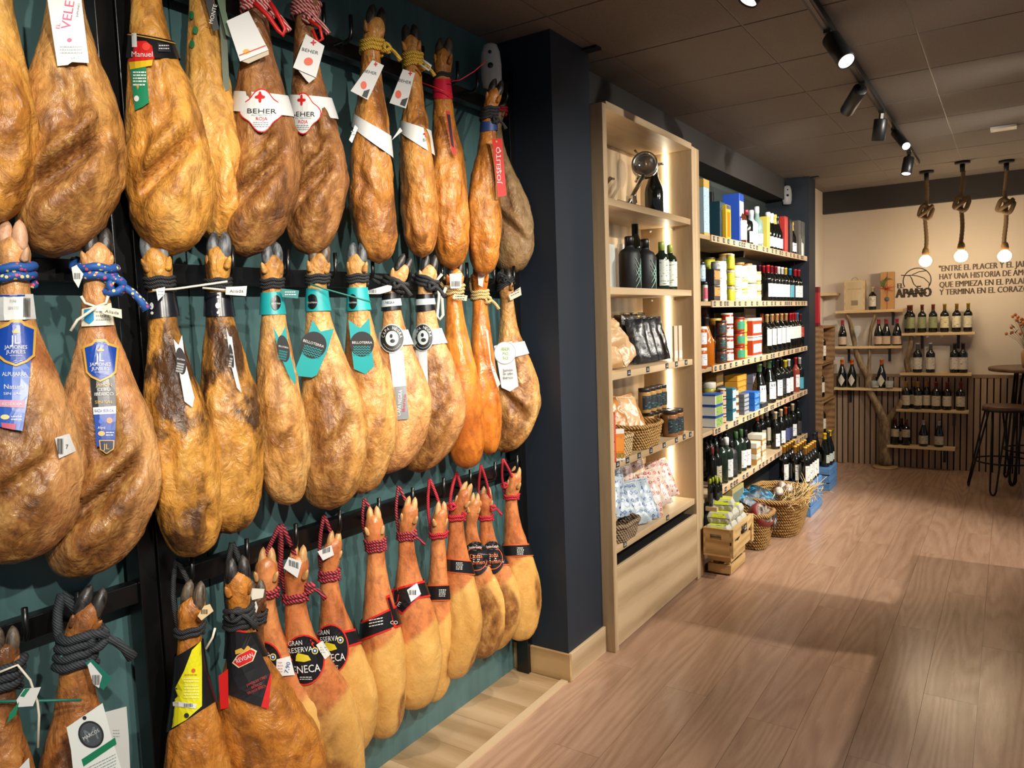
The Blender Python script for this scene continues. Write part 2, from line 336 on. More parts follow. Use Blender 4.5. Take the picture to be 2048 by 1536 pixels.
def hoof_mat(name, a, b_, rough):
    m, t, b = nt(name); v = coords(t, (1, 1, .35)); n = noise_n(t, v, 70, 5, .65, .5); t.links.new(ramp(t, n, [(.38, a), (.62, b_)]), b.inputs['Base Color']); b.inputs['Roughness'].default_value = rough; bump(t, b, n, .5, .004); return m
HOOF = dict(grey=hoof_mat('hoof_grey', '2e2d2e', '6a7074', .4), black=hoof_mat('hoof_black', '121213', '3a3633', .35), brown=hoof_mat('hoof_brown', '2c2520', '6a5a48', .42),
            pale=hoof_mat('hoof_pale', 'a87844', 'cf9f6a', .4), skin=hoof_mat('hoof_skin', 'b98866', 'd3a988', .4))
def rope_mat(name, c1, c2, sc=60, rough=.7):
    m, t, b = nt(name); v = coords(t, (1, 1, 1), False, (.6, .7, .4)); w = N(t, 'ShaderNodeTexWave'); w.inputs['Scale'].default_value = sc; w.inputs['Distortion'].default_value = 1.5; t.links.new(v, w.inputs['Vector'])
    t.links.new(ramp(t, w.outputs['Fac'], [(.42, c1), (.58, c2)]), b.inputs['Base Color']); b.inputs['Roughness'].default_value = rough; bump(t, b, w.outputs['Fac'], .5, .003); return m
def dot_rope():
    m, t, b = nt('rope_blue_dotted'); v = coords(t, rnd=False); w = N(t, 'ShaderNodeTexVoronoi'); w.inputs['Scale'].default_value = 95; t.links.new(v, w.inputs['Vector'])
    k = ramp(t, w.outputs['Distance'], [(.30, (1, 1, 1)), (.34, (0, 0, 0))]); dc = ramp(t, w.outputs['Color'], [(.45, 'e04a63'), (.55, 'e8cf7a')])
    t.links.new(mixc(t, k, '1d4f95', dc), b.inputs['Base Color']); b.inputs['Roughness'].default_value = .6; return m
ROPE = dict(black=rope_mat('rope_black', '17181a', '2a2c2f', 80), blue=dot_rope(), beige=rope_mat('rope_beige', 'c9b07a', 'a88a52'), yellow=rope_mat('rope_yellow', 'd8b040', 'b88c28'),
            red=rope_mat('rope_red', 'c01f30', '8e1420'), redblack=rope_mat('rope_red_black', 'c22b38', '1d1a22', 48), redwhite=rope_mat('rope_red_white', 'b32026', 'd8b9b0', 42), grey=rope_mat('rope_grey', '34393f', '1f2327', 70))
TAGTIE = dict(white=mat('tie_white', 'd9d2c0', .5), green=mat('tie_green', '1d6a5c', .4), red=mat('tie_red', 'c8201f', .4), none=None)
GT = [0, .20, .27, .34, .42, .50, .58, .66, .74, .82, .89, .94, .975, 1.0]
GP = dict(wide=[0, 0, .05, .17, .38, .60, .79, .93, 1.0, .96, .83, .66, .45, .02],
          slim=[0, 0, .08, .22, .44, .66, .84, .96, 1.0, .95, .84, .70, .50, .02],
          pear=[0, 0, .07, .20, .38, .56, .74, .90, 1.0, .97, .84, .66, .45, .02])
HT = [.062, .067, .076, .090, .115, .145, .18, .23]
HW0 = [.004, .022, .031, .037, .041, .038, .034, .037]
class Ham:
    def __init__(s, label, top, bot, l, r, X, style, shank=None, prof='wide', hoof='black', depth=.088, crease=0, mirror=1, meat=.6, vcut=None, seed=0, hk=1.0, wr=1.0, shw=1.0, patch=None):
        s.top, s.bot = top, bot; s.y0, s.y1 = top[1], bot[1]; mid = (l + r) / 2; s.style = style
        shank = shank if shank is not None else lerp(top[0], mid, .3)
        s.P = onx(mid, lerp(s.y0, s.y1, .6), X); h = Vector((s.P.x, s.P.y, 0)).normalized()
        s.e2 = h; s.e1 = Vector((h.y, -h.x, 0)); s.rz = math.atan2(s.e1.y, s.e1.x)
        # centre line and half widths in picture pixels, then in metres on the ham's own vertical plane
        s.ct = [0, .10, .20, .30, .70, 1.0]; s.cx = [top[0], lerp(top[0], shank, .55), shank, lerp(shank, mid, .12), mid, bot[0]]
        hl = (s.y1 - s.y0); s.hpx = (r - l) / 2; s.gp = GP[prof]
        z0 = s.loc(top[0], s.y0)[1]; z1 = s.loc(bot[0], s.y1)[1]; s.z0, s.z1 = z0, z1; s.L = z0 - z1
        s.HW = s.hpx / hl * s.L; s.DW = depth; s.hk = hk; s.shw = shw; s.seed = seed; s.crease = crease; s.mirror = mirror; s.meat = meat; s.vcut = vcut; s.wr = wr; s.patch = patch; s.ht = HT if hoof != 'pale' else [.034, .038, .048, .066] + HT[4:]
        s.base = s.P + s.e1 * s.loc(bot[0], s.y1)[0]; s.base.z = z1
        s.tm = [i / 40 for i in range(41)]; s.am = [s.loc(interp(s.ct, s.cx, t), lerp(s.y0, s.y1, t))[0] for t in s.tm]
        s.o = thing('cured_ham', s.base, label, 'ham', 'hams hung on the steel rack', s.rz)
        s.a0 = s.loc(bot[0], s.y1)[0]
        s.body(); s.hoofs(hoof)
    def hit(s, px, py, d=0):                  # picture point -> (across, up, depth) on the plane d metres nearer than the ham's axis
        q = ray(px, py); k = ((s.P - EYE).dot(s.e2) - d) / q.dot(s.e2); p = EYE + q * k; return (p - s.P).dot(s.e1), p.z
    def loc(s, px, py, d=0): return s.hit(px, py, d)
    def t_of(s, z): return (s.z0 - z) / s.L
    def c(s, t):
        t = min(max(t, 0), 1); i = min(int(t * 40), 39); return lerp(s.am[i], s.am[i + 1], t * 40 - i)
    def g(s, t): return interp(GT, s.gp, t)
    def sh(s, t): return interp(s.ht, HW0, t) * s.L * s.shw
    def hw(s, t): g = s.g(t); return s.sh(t) * (1 - g) * (1 if t < .9 else max(0, (1 - t) / .1)) + s.HW * g
    def dw(s, t): g = s.g(t); return s.sh(t) * .95 * (1 - g) * (1 if t < .9 else max(0, (1 - t) / .1)) + s.DW * g
    def surf(s, px, py, off=0):               # the picture ray meets the smooth front of the ham
        d = .03
        for _ in range(6):
            a, z = s.loc(px, py, d); t = min(max(s.t_of(z), .02), .995); l = max(-1, min(1, (a - s.c(t)) / s.hw(t))); d = lerp(d, s.dw(t) * math.sqrt(max(0, 1 - l * l)), .8)
        d += off; a, z = s.loc(px, py, d); return Vector((a - s.a0, -d, z - s.z1))
    def flatp(s, px, py, d): a, z = s.loc(px, py, d); return Vector((a - s.a0, -d, z - s.z1))
    def body(s):
        ts = ([.0345, .036, .038, .042, .047, .053, .059] if s.ht is not HT else []) + [.0625, .0645, .067, .071, .076, .082] + [.089 + .0078 * i for i in range(15)] + [.206 + (.93 - .206) * i / 60 for i in range(1, 61)] + [.945, .957, .968, .977, .984, .990, .995, .999]
        n = 52; vs_ = []; meat = []; fat = []; sd = s.seed * 7.3 + 11
        for t in ts:
            c, hw, dw, g = s.c(t) - s.a0, s.hw(t), s.dw(t), s.g(t); z = s.z0 - t * s.L - s.z1
            for i in range(n):
                th = 2 * math.pi * i / n; cs, sn = math.cos(th), math.sin(th); e = .9 if g > .3 else 1
                x = abs(cs) ** e * (1 if cs > 0 else -1); y = abs(sn) ** e * (1 if sn > 0 else -1)
                fr = max(0, -sn); u = x * s.mirror; f = 1.0; m = 0
                amp = (.0022 + .0062 * g * s.wr) * (1 if t < .93 else .6)
                q = Vector((c * 9 + hw * x * 14, dw * y * 14 + sd, z * 4.2))
                d = (noise.fractal(q * 1.6, 1, 2, 4) * .9 - abs(noise.noise(q * 3.1 + Vector((3, 1, 2)))) * 1.1 + abs(noise.noise(q * .7)) * .8) * amp
                d += noise.noise(Vector((c * 4 + sd, x * 1.4, z * 5))) * .008 * g
                dy = 0
                if s.crease and g > .2:
                    # the aitchbone ledge: an overhanging fold running up across the open face
                    line = .80 - .13 * (u + .55); dt = t - line; w = math.exp(-((u + .05) / .62) ** 4) * fr
                    dy += s.crease * w * (.040 * math.exp(-((dt - .012) / .030) ** 2) - .026 * math.exp(-((dt + .045) / .030) ** 2) - .012 * math.exp(-((dt - .12) / .06) ** 2))
                    groove = math.exp(-((u - .05 + .3 * (t - .5)) / .16) ** 2) * math.exp(-((t - .56) / .12) ** 2) * fr
                    dy += s.crease * .014 * groove
                    m = fr * math.exp(-((u + .1) / .75) ** 4) * (1 / (1 + math.exp(-(t - .47) / .035)))
                m = max(m, s.meat * (1 / (1 + math.exp(-(t - .80) / .04))) * .8)
                if s.patch: m = max(m, fr ** .5 * math.exp(-(((x - s.patch[0]) / s.patch[2]) ** 2 + ((t - s.patch[1]) / s.patch[3]) ** 2) ** 2) / max(s.meat, .1))
                k = 1 + d / max(hw, .02)
                vs_.append((c + hw * x * k, dw * y * k + dy, z)); meat.append(min(1, m * s.meat * 1.5))
                if s.vcut is not None:
                    b_ = s.vcut - .055 * x + .010 * noise.noise(q * .8); fat.append(1 / (1 + math.exp(max(-60, min(60, -(t - b_) / .003)))))
                else: fat.append(0)
        k = len(ts); fs = [(j * n + i, j * n + (i + 1) % n, (j + 1) * n + (i + 1) % n, (j + 1) * n + i) for j in range(k - 1) for i in range(n)]
        fs += [tuple(range(n))[::-1], tuple((k - 1) * n + i for i in range(n))]
        b = MB().add(vs_, fs, 0, True); me = b.mesh('body', ST[s.style])
        for nm, arr in (('meat', meat), ('fat', fat)):
            a = me.attributes.new(nm, 'FLOAT', 'POINT'); a.data.foreach_set('value', arr)
        s.b = obj('body', me, s.o)
    def hoofs(s, kind):
        kp = kind == 'pale'; h = s.L * (.080 if kp else .086) * s.hk; r = s.L * (.0150 if kp else .0185) * s.hk; mt = HOOF[kind]
        dx = (s.loc(*s.top)[0] - s.c(.16)); dz = s.L * .16; ax = Vector((dx, 0, dz)).normalized(); sd = Vector((ax.z, 0, -ax.x))
        bt = .068 if kp else .088; bp = Vector((s.c(bt) - s.a0, -s.L * .006, s.z0 - s.L * bt - s.z1))
        rot = (s.seed * 1.7) % 1.0 - .5; sdv = sd * math.cos(rot) + Vector((0, math.sin(rot), 0)); fr = ax.cross(sdv)
        for k in (-1, 1):
            pts = []; rr = []
            for i in range(9):
                u = i / 8; bend = math.sin(u * 2.6) * .25
                pts.append(bp + ax * (h * (u * 1.0 - .16)) + sdv * (k * r * (.90 + .16 * math.sin(u * 2.6) - .10 * u * u)) + fr * (h * .10 * u * u)); rr.append(r * (1.02 + .12 * math.sin(u * 3.1)) * math.sqrt(max(.012, 1 - u ** 3.0)))
            MB().tube(pts, rr, 12).build('hoof', mt, s.o)
        skin = ST[s.style] if kind != 'skin' else HOOF['skin']
        for k in (-1, 1):                     # dew claws
            p0 = bp - ax * (s.L * .045) + sdv * (k * s.L * .026) - Vector((0, s.L * .016, 0)); p1 = p0 + ax * (s.L * .036) + sdv * (k * s.L * .012) - Vector((0, s.L * .012, 0))
            pts = [lerp(p0, p1, i / 5) for i in range(6)]
            MB().tube(pts, [s.L * .011 * math.sqrt(max(.02, 1 - (i / 5) ** 2)) for i in range(6)], 8).build('dewclaw', HOOF['pale'] if kind == 'pale' else skin, s.o)
    # ---- dressings -----------------------------------------------------------------
    def cord(s, kind, y, loops=2, r=.0055, knot=None, up=None, tilt=0):
        """a rope wound round the wrist at picture height y, with a knot and an optional loop up to the peg (picture point)"""
        t0 = (y - s.y0) / (s.y1 - s.y0); b = MB(); m = 22; pts = []
        for i in range(loops * m + 1):
            a = 2 * math.pi * i / m; t = t0 + (i / (loops * m) - .5) * (loops * 1.85 * r / s.L); k = s.hw(t) + r * .75; kd = s.dw(t) + r * .75
            pts.append(Vector((s.c(t) - s.a0 + k * math.cos(a), -kd * math.sin(a), s.z0 - t * s.L - s.z1 + tilt * k * math.cos(a) + .002 * math.sin(5 * a))))
        b.tube(pts, r, 8)
        if knot:
            p = s.surf(knot[0], knot[1], r); q = []
            for i in range(26):
                a = i / 25 * 4 * math.pi; q.append(p + Vector((math.cos(a) * r * 1.9 + math.sin(a * .5) * r, math.sin(a * 1.5) * r * 1.2 - r, math.sin(a) * r * 1.7)))
            b.tube(q, r * .9, 8)
            b.tube([p + Vector((r * (1 + i * 1.4), -r, -r * (.2 + i * i * .35))) for i in range(5)], [r * .9] * 4 + [r * 1.2], 8)
        if up:
            w = Matrix.Rotation(-s.rz, 3, 'Z'); pk = w @ (onx(up[0], up[1], -1.76) - s.base); tz = s.z0 - t0 * s.L - s.z1; c = s.c(t0) - s.a0
            for k in (-1, 1):
                p0 = Vector((c + k * s.hw(t0) * .9, s.dw(t0) * .6, tz)); b.tube([lerp(p0, pk, u) + Vector((k * .010 * math.sin(3.14 * u), .0, 0)) for u in (0, .15, .3, .5, .7, .85, 1)], r, 8)
        return b.build('cord', ROPE[kind], s.o)
    def band(s, yl, yr, m, off=.004, name='band', parent=None):
        """paper band round the leg; yl, yr = (upper, lower) picture heights at the left and right outline"""
        b = MB(); n = 40; vs_ = []
        for j in range(5):
            for i in range(n):
                a = 2 * math.pi * i / n; u = (math.cos(a) + 1) / 2; y = lerp(lerp(yl[0], yl[1], j / 4), lerp(yr[0], yr[1], j / 4), u); fr = math.sin(a)
                t = (y - s.y0) / (s.y1 - s.y0); d = s.dw(t) * max(0, fr); a_, z = s.loc(interp(s.ct, s.cx, t), y, d); t = s.t_of(z)
                vs_.append((s.c(t) - s.a0 + (s.hw(t) + off) * math.cos(a), -(s.dw(t) + off) * math.sin(a), z - s.z1))
        fs = [(j * n + i, j * n + (i + 1) % n, (j + 1) * n + (i + 1) % n, (j + 1) * n + i) for j in range(4) for i in range(n)]
        return b.add(vs_, fs, 0, True).build(name, m, parent or s.o)
    def card(s, pts, m, d=None, off=.008, name='tag', parent=None, curl=0, sub=2):
        """printed tag traced in the picture; lies on the ham (d None) or hangs as a flat card d metres in front of its axis"""
        bm = bmesh.new(); vv = [bm.verts.new((x, y, 0)) for x, y in pts]; f = bm.faces.new(vv)
        bmesh.ops.triangulate(bm, faces=[f])
        if d is None or curl:
            for _ in range(sub): bmesh.ops.subdivide_edges(bm, edges=[e for e in bm.edges if e.calc_length() > 6], cuts=1, use_grid_fill=True); bmesh.ops.triangulate(bm, faces=bm.faces[:])
        xs = [p[0] for p in pts]; x0, x1 = min(xs), max(xs)
        for v in bm.verts: v.co = s.at(v.co.x, v.co.y, d, off + curl * ((v.co.x - x0) / (x1 - x0 + 1e-6) - .5) ** 2)
        me = bpy.data.meshes.new(name); bm.to_mesh(me); bm.free(); me.materials.append(m); o = obj(name, me, parent or s.o)
        if parent is None: sl = o.modifiers.new('thick', 'SOLIDIFY'); sl.thickness = .0007; sl.offset = 0
        return o
    def at(s, x, y, d, off): return s.surf(x, y, off) if d is None else s.flatp(x, y, d + off)
    def disc(s, cx, cy, rx, ry, m, d=None, off=.0095, name='print', parent=None, n=28, ang=0, hole=0):
        ca, sa = math.cos(math.radians(ang)), math.sin(math.radians(ang)); P = lambda k, a: (cx + rx * k * math.cos(a) * ca - ry * k * math.sin(a) * sa, cy + rx * k * math.cos(a) * sa + ry * k * math.sin(a) * ca)
        if not hole and parent is None: return s.card([P(1, 2 * math.pi * i / n) for i in range(n)], m, d, off, name, parent)
        ks = [hole] + [lerp(hole, 1, i / 3) for i in (1, 2, 3)]; vs_ = [s.at(*P(max(k, .001), 2 * math.pi * i / n), d, off) for k in ks for i in range(n)]
        return MB().add(vs_, [(j * n + i, j * n + (i + 1) % n, (j + 1) * n + (i + 1) % n, (j + 1) * n + i) for j in range(3) for i in range(n)]).build(name, m, parent or s.o)
    def text(s, string, cx, cy, h, m, parent, d=None, ang=0, off=.0115, w=None, name='lettering'):
        v, f, wd = text_geo(string); sx = h if w is None else w / wd; ca, sa = math.cos(math.radians(ang)), math.sin(math.radians(ang))
        vs_ = [s.at(cx + x * sx * ca - y * h * sa, cy - (x * sx * sa + y * h * ca), d, off) for x, y in v]
        return MB().add(vs_, f).build(name, m, parent)
    def lines(s, x0, x1, ys, h, m, parent, d=None, off=.0105, jag=.8, slope=0):
        b = MB(); rnd = random.Random(int(x0 * 7 + ys[0]))
        for y in ys:
            x = x0
            while x < x1 - 1:
                w = min(rnd.uniform(2, 7) * jag, x1 - x); q = [(x, y), (x + w, y), (x + w, y + h), (x, y + h)]
                b.add([s.at(a, c + slope * (a - x0), d, off) for a, c in q], [(0, 1, 2, 3)]); x += w + 1.2
        return b.build('print', m, parent)
    def barcode(s, x0, x1, y0, y1, parent, d=None, off=.0105, slope=0):
        b = MB(); rnd = random.Random(int(x0)); x = x0
        while x < x1:
            w = rnd.choice((.6, .9, 1.4)); b.add([s.at(a, c + slope * (a - x0), d, off) for a, c in ((x, y0), (x + w, y0), (x + w, y1), (x, y1))], [(0, 1, 2, 3)]); x += w + rnd.choice((.7, 1.1))
        return b.build('barcode', flat('1b1b1d'), parent)
    def tie(s, pts, kind, d=.05, r=.0016):
        return MB().tube([s.flatp(x, y, d) for x, y in pts], r, 6).build('tie', TAGTIE[kind], s.o)
XA, XB = -1.70, -1.77
# ---- the rack
rk = thing('ham_rack', (-1.82, 1.9, 0), 'black steel rack of upright posts and rails holding the hams', 'rack')
def rb(name, x0, x1, y0, y1, z0, z1, m=None): o = bx(name, x0, x1, y0, y1, z0, z1, m or M_black, rk); o.location -= Vector((-1.82, 1.9, 0)); return bevel(o, .002)
for y in (1.015, 1.065, 2.765): rb('post', -1.85, -1.79, y - .022, y + .022, 0, 2.66)
rb('post', -1.85, -1.79, -.60, -.556, 0, 2.66)
for y0, y1 in ((-.556, .993), (1.087, 2.743)):
    for z in (.955, 1.75, 2.49): rb('rail', -1.838, -1.802, y0, y1, z - .026, z + .026)
    rb('rail', -1.838, -1.802, y0, y1, .30, .34)
def peg(px, py, z):
    p = onx(px, py, -1.80); b = MB(); b.tube([(0, 0, 0), (.05, 0, .0), (.066, 0, .006), (.072, 0, .02), (.073, 0, .075)], .0065, 8)
    o = b.build('peg', M_black, rk, Vector((-1.802, p.y, z)) - Vector((-1.82, 1.9, 0))); return o
PEGS = {1: ((130, 0), (300, 0), (395, 0), (505, 20), (615, 40), (670, 60), (735, 85), (815, 110), (885, 140), (925, 150), (985, 170)),
        2: ((20, 540), (150, 540), (310, 550), (435, 550), (545, 550), (640, 550), (715, 550), (790, 550), (855, 550), (905, 550), (960, 550), (1000, 550)),
        3: ((20, 1230), (125, 1200), (352, 1130), (462, 1095), (560, 1060), (648, 1035), (727, 1005), (795, 980), (858, 965), (912, 950), (962, 935), (1007, 925))}
for r_, z in ((1, 2.49), (2, 1.75), (3, .955)):
    for p in PEGS[r_]: peg(p[0], p[1], z)
# ---- the hams, row by row
HM = {}
def ham(k, label, top, bot, l, r, X=XA, style='tan', **kw): HM[k] = Ham(label, top, bot, l, r, X, style, seed=sum(map(ord, k)) % 37, **kw); return HM[k]
ham('a1', 'smooth yellow ham cut off by the left edge in the top row', (0, -190), (-15, 452), -60, 66, XA, 'golden', shank=-6, meat=.3)
ham('a2', 'broad brown-faced ham under the white card with pink lettering', (112, -215), (105, 517), 52, 244, XA, 'tan', shank=128, crease=1.7, depth=.10, meat=.75)
ham('a3', 'pale golden ham with a deep fold and red and green bands', (280, -185), (345, 512), 253, 421, XA, 'golden', shank=290, crease=1.7, depth=.10, meat=.35)
ham('a4', 'wrinkled pale ham squeezed behind the golden one in the top row', (395, -150), (438, 486), 366, 488, -1.78, 'golden', shank=402, meat=.3, wr=1.6, prof='pear')
ham('a5', 'grey-brown ham with clover label, left of the matching pair', (505, -105), (490, 517), 458, 604, XA, 'brown', shank=512, crease=1.4, depth=.09, meat=.7, wr=1.3)
ham('a6', 'grey-brown ham with clover label, right of the matching pair', (622, -60), (622, 512), 574, 696, XA, 'brown', shank=608, crease=1.4, depth=.085, meat=.7, wr=1.3)
ham('a7', 'slim ham on yellow rope with a long dark hoof, top row', (758, 2), (758, 528), 696, 786, XA, 'slim', shank=742, prof='slim', hoof='black', depth=.10, meat=.4, crease=.25, mirror=-1)
ham('a8', 'slim ham on yellow rope with a white band ending in red print', (818, 40), (845, 516), 799, 874, XA, 'slim', shank=826, prof='slim', depth=.10, meat=.3)
ham('a9', 'glossy orange ham with a red ribbon at the neck', (890, 66), (905, 540), 862, 936, XA, 'amber', shank=884, prof='slim', hoof='brown', depth=.09, meat=.2)
ham('b11', 'grey dry ham hanging deepest at the right end of the top row', (1006, 182), (1024, 548), 972, 1066, -1.77, 'grey', shank=990, crease=.6, mirror=-1, depth=.07, meat=.4)
ham('a10', 'amber ham beside the long red tag at the end of the top row', (1000, 150), (968, 552), 934, 1001, -1.66, 'amber', shank=978, prof='slim', depth=.07, meat=.2)
ham('m1', 'pink-rind ham with blue crest ribbon at the left picture edge', (22, 428), (30, 1128), -70, 156, XA, 'pink', shank=30, hoof='skin', crease=.5, depth=.10, meat=.7)
ham('m2', 'broad ham with blue crest over a black ribbon, middle row', (198, 438), (168, 1156), 116, 320, XA, 'pink', shank=192, hoof='black', crease=1.5, depth=.10, meat=.8)
ham('m3', 'slim dark-stained ham with black neck band and a slanting white tag', (300, 450), (388, 1114), 302, 432, XA, 'mottled', shank=322, prof='slim', hoof='grey', depth=.10, meat=.5, wr=1.5)
ham('m4', 'slim dark-stained ham with a white tag seen edge-on', (438, 452), (462, 1068), 402, 526, XA, 'mottled', shank=436, prof='slim', hoof='grey', depth=.10, meat=.5, wr=1.5)
ham('m5', 'ham with teal band, leftmost of the three teal-tagged', (545, 474), (578, 1011), 510, 611, XA, 'tan', shank=544, prof='slim', hoof='grey', depth=.095, meat=.35)
ham('m6', 'wide ham in the centre of the three teal-tagged hams', (642, 470), (660, 1020), 598, 738, XA, 'tan', shank=634, hoof='brown', crease=.3, depth=.09, meat=.75)
ham('m7', 'ham with teal band, rightmost of the three teal-tagged', (714, 474), (722, 988), 688, 796, XA, 'tan', shank=715, prof='slim', hoof='grey', depth=.09, meat=.4)
ham('m8', 'ham with round black emblem above a long white ribbon', (822, 500), (775, 948), 742, 863, XA, 'pink', shank=782, hoof='black', depth=.08, meat=.4)
ham('m9', 'ham with round black emblem turned away and a brown face', (864, 500), (838, 946), 818, 933, XA, 'pink', shank=850, hoof='black', depth=.08, meat=.75, crease=.2)
ham('m10', 'smooth bright orange ham on beige rope with a barcode sticker', (913, 508), (935, 938), 888, 968, XA, 'orange', shank=908, prof='slim', hoof='black', depth=.075, meat=.05, wr=.4)
ham('m11', 'narrow bright orange ham on beige rope behind its neighbour', (962, 508), (978, 911), 941, 998, -1.72, 'orange', shank=960, prof='slim', hoof='grey', depth=.07, meat=.05, wr=.4)
ham('m12', 'ham with white round badge at the right end of the middle row', (1008, 530), (1010, 906), 985, 1080, -1.74, 'tan', shank=1014, hoof='black', crease=.5, mirror=-1, depth=.075, meat=.7)
ham('l0', 'reddish ham cut off at the lower left corner with green cable tie', (14, 1242), (-20, 1905), -70, 95, XA, 'dark', shank=2, hoof='brown', depth=.09)
ham('l1', 'ham with bent black hoof and a large white card, lower left', (200, 1156), (170, 1840), 75, 262, XA, 'dark', shank=150, hoof='black', depth=.10, crease=.4)
ham('l2', 'ham wearing a yellow and black sleeve in the bottom row', (390, 1150), (392, 1760), 330, 462, XA, 'amber', shank=378, hoof='brown', depth=.09)
ham('l3b', 'dark-hoofed ham mostly hidden behind the black sleeved one', (512, 1150), (480, 1660), 440, 560, -1.80, 'dark', shank=508, hoof='brown', depth=.06)
ham('l4', 'serrano ham with dark disc label half hidden by the black sleeve', (534, 1093), (585, 1640), 520, 668, -1.76, 'serrano', shank=530, hoof='pale', vcut=.56, depth=.08, meat=.1, wr=.5)
ham('l3', 'ham wearing a black sleeve with a red diamond badge', (474, 1102), (560, 1690), 440, 644, -1.66, 'amber', shank=478, hoof='black', depth=.09, meat=.9)
ham('l5', 'serrano ham with the largest visible red-rimmed black disc', (598, 1088), (660, 1620), 568, 724, -1.72, 'serrano', shank=590, hoof='pale', vcut=.60, depth=.08, meat=.5, wr=.6, crease=.2, patch=(0, .88, .8, .14))
ham('l6', 'serrano ham with red-rimmed disc label, rightmost of its three', (672, 1060), (700, 1512), 632, 749, -1.74, 'serrano', shank=658, hoof='pale', vcut=.55, depth=.075, meat=.1, wr=.5)
ham('l7', 'serrano ham with a slanted black and red paper band', (746, 1012), (768, 1474), 720, 813, -1.72, 'serrano', shank=752, hoof='pale', vcut=.56, depth=.08, meat=.1, wr=.4, prof='slim', patch=(.85, .86, .3, .1))
ham('l8', 'serrano ham whose black and red band crosses into a point', (824, 992), (830, 1418), 780, 884, -1.70, 'serrano', shank=812, hoof='pale', vcut=.62, depth=.08, meat=.1, wr=.4)
ham('l9', 'small thin-shanked ham between two larger ones, bottom row', (884, 1002), (866, 1404), 846, 908, -1.74, 'serrano', shank=876, hoof='pale', vcut=.58, depth=.06, meat=.2, wr=.5, prof='slim', patch=(.9, .78, .35, .1))
ham('l11', 'brown-faced ham with black disc, left of the matching two', (952, 985), (960, 1318), 925, 1014, -1.78, 'serrano', shank=942, hoof='pale', vcut=.55, depth=.06, meat=.95, wr=.6, patch=(.1, .72, .75, .2))
ham('l10', 'pale yellow ham with a black band on a red rope, bottom row', (938, 962), (908, 1358), 884, 966, -1.68, 'serrano', shank=912, hoof='pale', vcut=.52, depth=.07, meat=.1, wr=.4, patch=(.9, .88, .25, .08))
ham('l12', 'brown-faced ham with black disc, right of the matching two', (972, 972), (985, 1302), 958, 1042, -1.75, 'serrano', shank=972, hoof='pale', vcut=.58, depth=.06, meat=.8, wr=.5, patch=(.35, .72, .6, .16))
ham('l13', 'yellow ham at the right end of the bottom row', (1034, 932), (1042, 1282), 1002, 1081, -1.74, 'serrano', shank=1022, hoof='pale', vcut=.52, depth=.07, meat=.1, wr=.4, patch=(.95, .72, .25, .12))
# ---- ropes, bands and printed tags of each ham
Wt, Wp, Bk, Rd, Te, Or, Gd, Nb, Gr = flat('d4d5d3', .45), flat('c8c9c4'), flat('151618', .3), flat('c4201f', .35), flat('18989a', .4), flat('c9562a', .4), flat('c79a3c', .35), flat('123e98', .3), flat('1c7a55', .4)
Ink, Gy, Pk, Ye = flat('26282c'), flat('8b9296'), flat('c8356b'), flat('d6d01e', .35)
def front(h, y, k=.008): t = (y - h.y0) / (h.y1 - h.y0); return h.dw(t) + k
def scaled(pts, cx, cy, k): return [(cx + (x - cx) * k, cy + (y - cy) * k) for x, y in pts]
def clover(cx, cy, rx, ry, k=.12, n=40): return [(cx + rx * (1 - k + k * math.cos(4 * a)) * math.cos(a), cy + ry * (1 - k + k * math.cos(4 * a)) * math.sin(a)) for a in [2 * math.pi * i / n for i in range(n)]]
def waves(h, cx, cy, w, ys, m, parent, d, ang=0, th=1.6, off=.0105):
    b = MB(); ca, sa = math.cos(math.radians(ang)), math.sin(math.radians(ang))
    for yy in ys:
        n = 13; row = [((i / (n - 1) - .5) * w, yy + (1.6 if i % 2 else -1.6)) for i in range(n)]
        P = lambda x, y: h.at(cx + x * ca + y * sa, cy - x * sa + y * ca, d, off)
        b.add([P(x, y) for x, y in row] + [P(x, y + th) for x, y in row], [(i, i + 1, n + i + 1, n + i) for i in range(n - 1)])
    return b.build('print', m, parent)
def shield(h, pts, cx, cy, sc):
    o = h.card(pts, Gd, None, .012, 'crest'); h.card(scaled(pts, cx, cy, .88), Nb, None, .0135, 'print', o)
    h.text('JL', cx - sc, cy - 8 * sc, 17 * sc, Wt, o, off=.015); h.text('JAMONES', cx, cy + 7 * sc, 7 * sc, Wt, o, off=.015, w=46 * sc); h.text('JUVILES', cx, cy + 16.5 * sc, 7 * sc, Wt, o, off=.015, w=39 * sc)
    h.text('*****', cx, cy + 25 * sc, 4 * sc, Wt, o, off=.015, w=26 * sc)
    h.card([(cx - 8 * sc, cy - 27 * sc), (cx - 5 * sc, cy - 24 * sc), (cx, cy - 31 * sc), (cx + 5 * sc, cy - 24 * sc), (cx + 8 * sc, cy - 27 * sc), (cx + 7 * sc, cy - 21 * sc), (cx - 7 * sc, cy - 21 * sc)], Gd, None, .015, 'print', o); return o
h = HM['a2']; d = front(h, 100); c = h.card([(94, -50), (160, -50), (163, 0), (178, 126), (144, 124), (135, 130), (115, 132), (95, 0)], Wt, d); h.text('VELETA', 138, 12, 19, Pk, c, d, 81, .0015 + .008); h.text('EL', 116, 52, 8, Pk, c, d, 81, .0095)
h.text('JAMONES', 156, 20, 4.5, Gy, c, d, 81, .0095); h.lines(120, 165, (92, 98, 104), 2.4, Gy, c, d, .0095); h.text('6410', 150, 115, 6, Gy, c, d, 8, .0095); h.disc(139, 80, 5, 4, Pk, d, .0095, parent=c)
h = HM['a3']; c = h.band((70, 122), (78, 112), Bk, .004); h.band((73, 75), (82, 84), Gd, .0055, 'print', c)
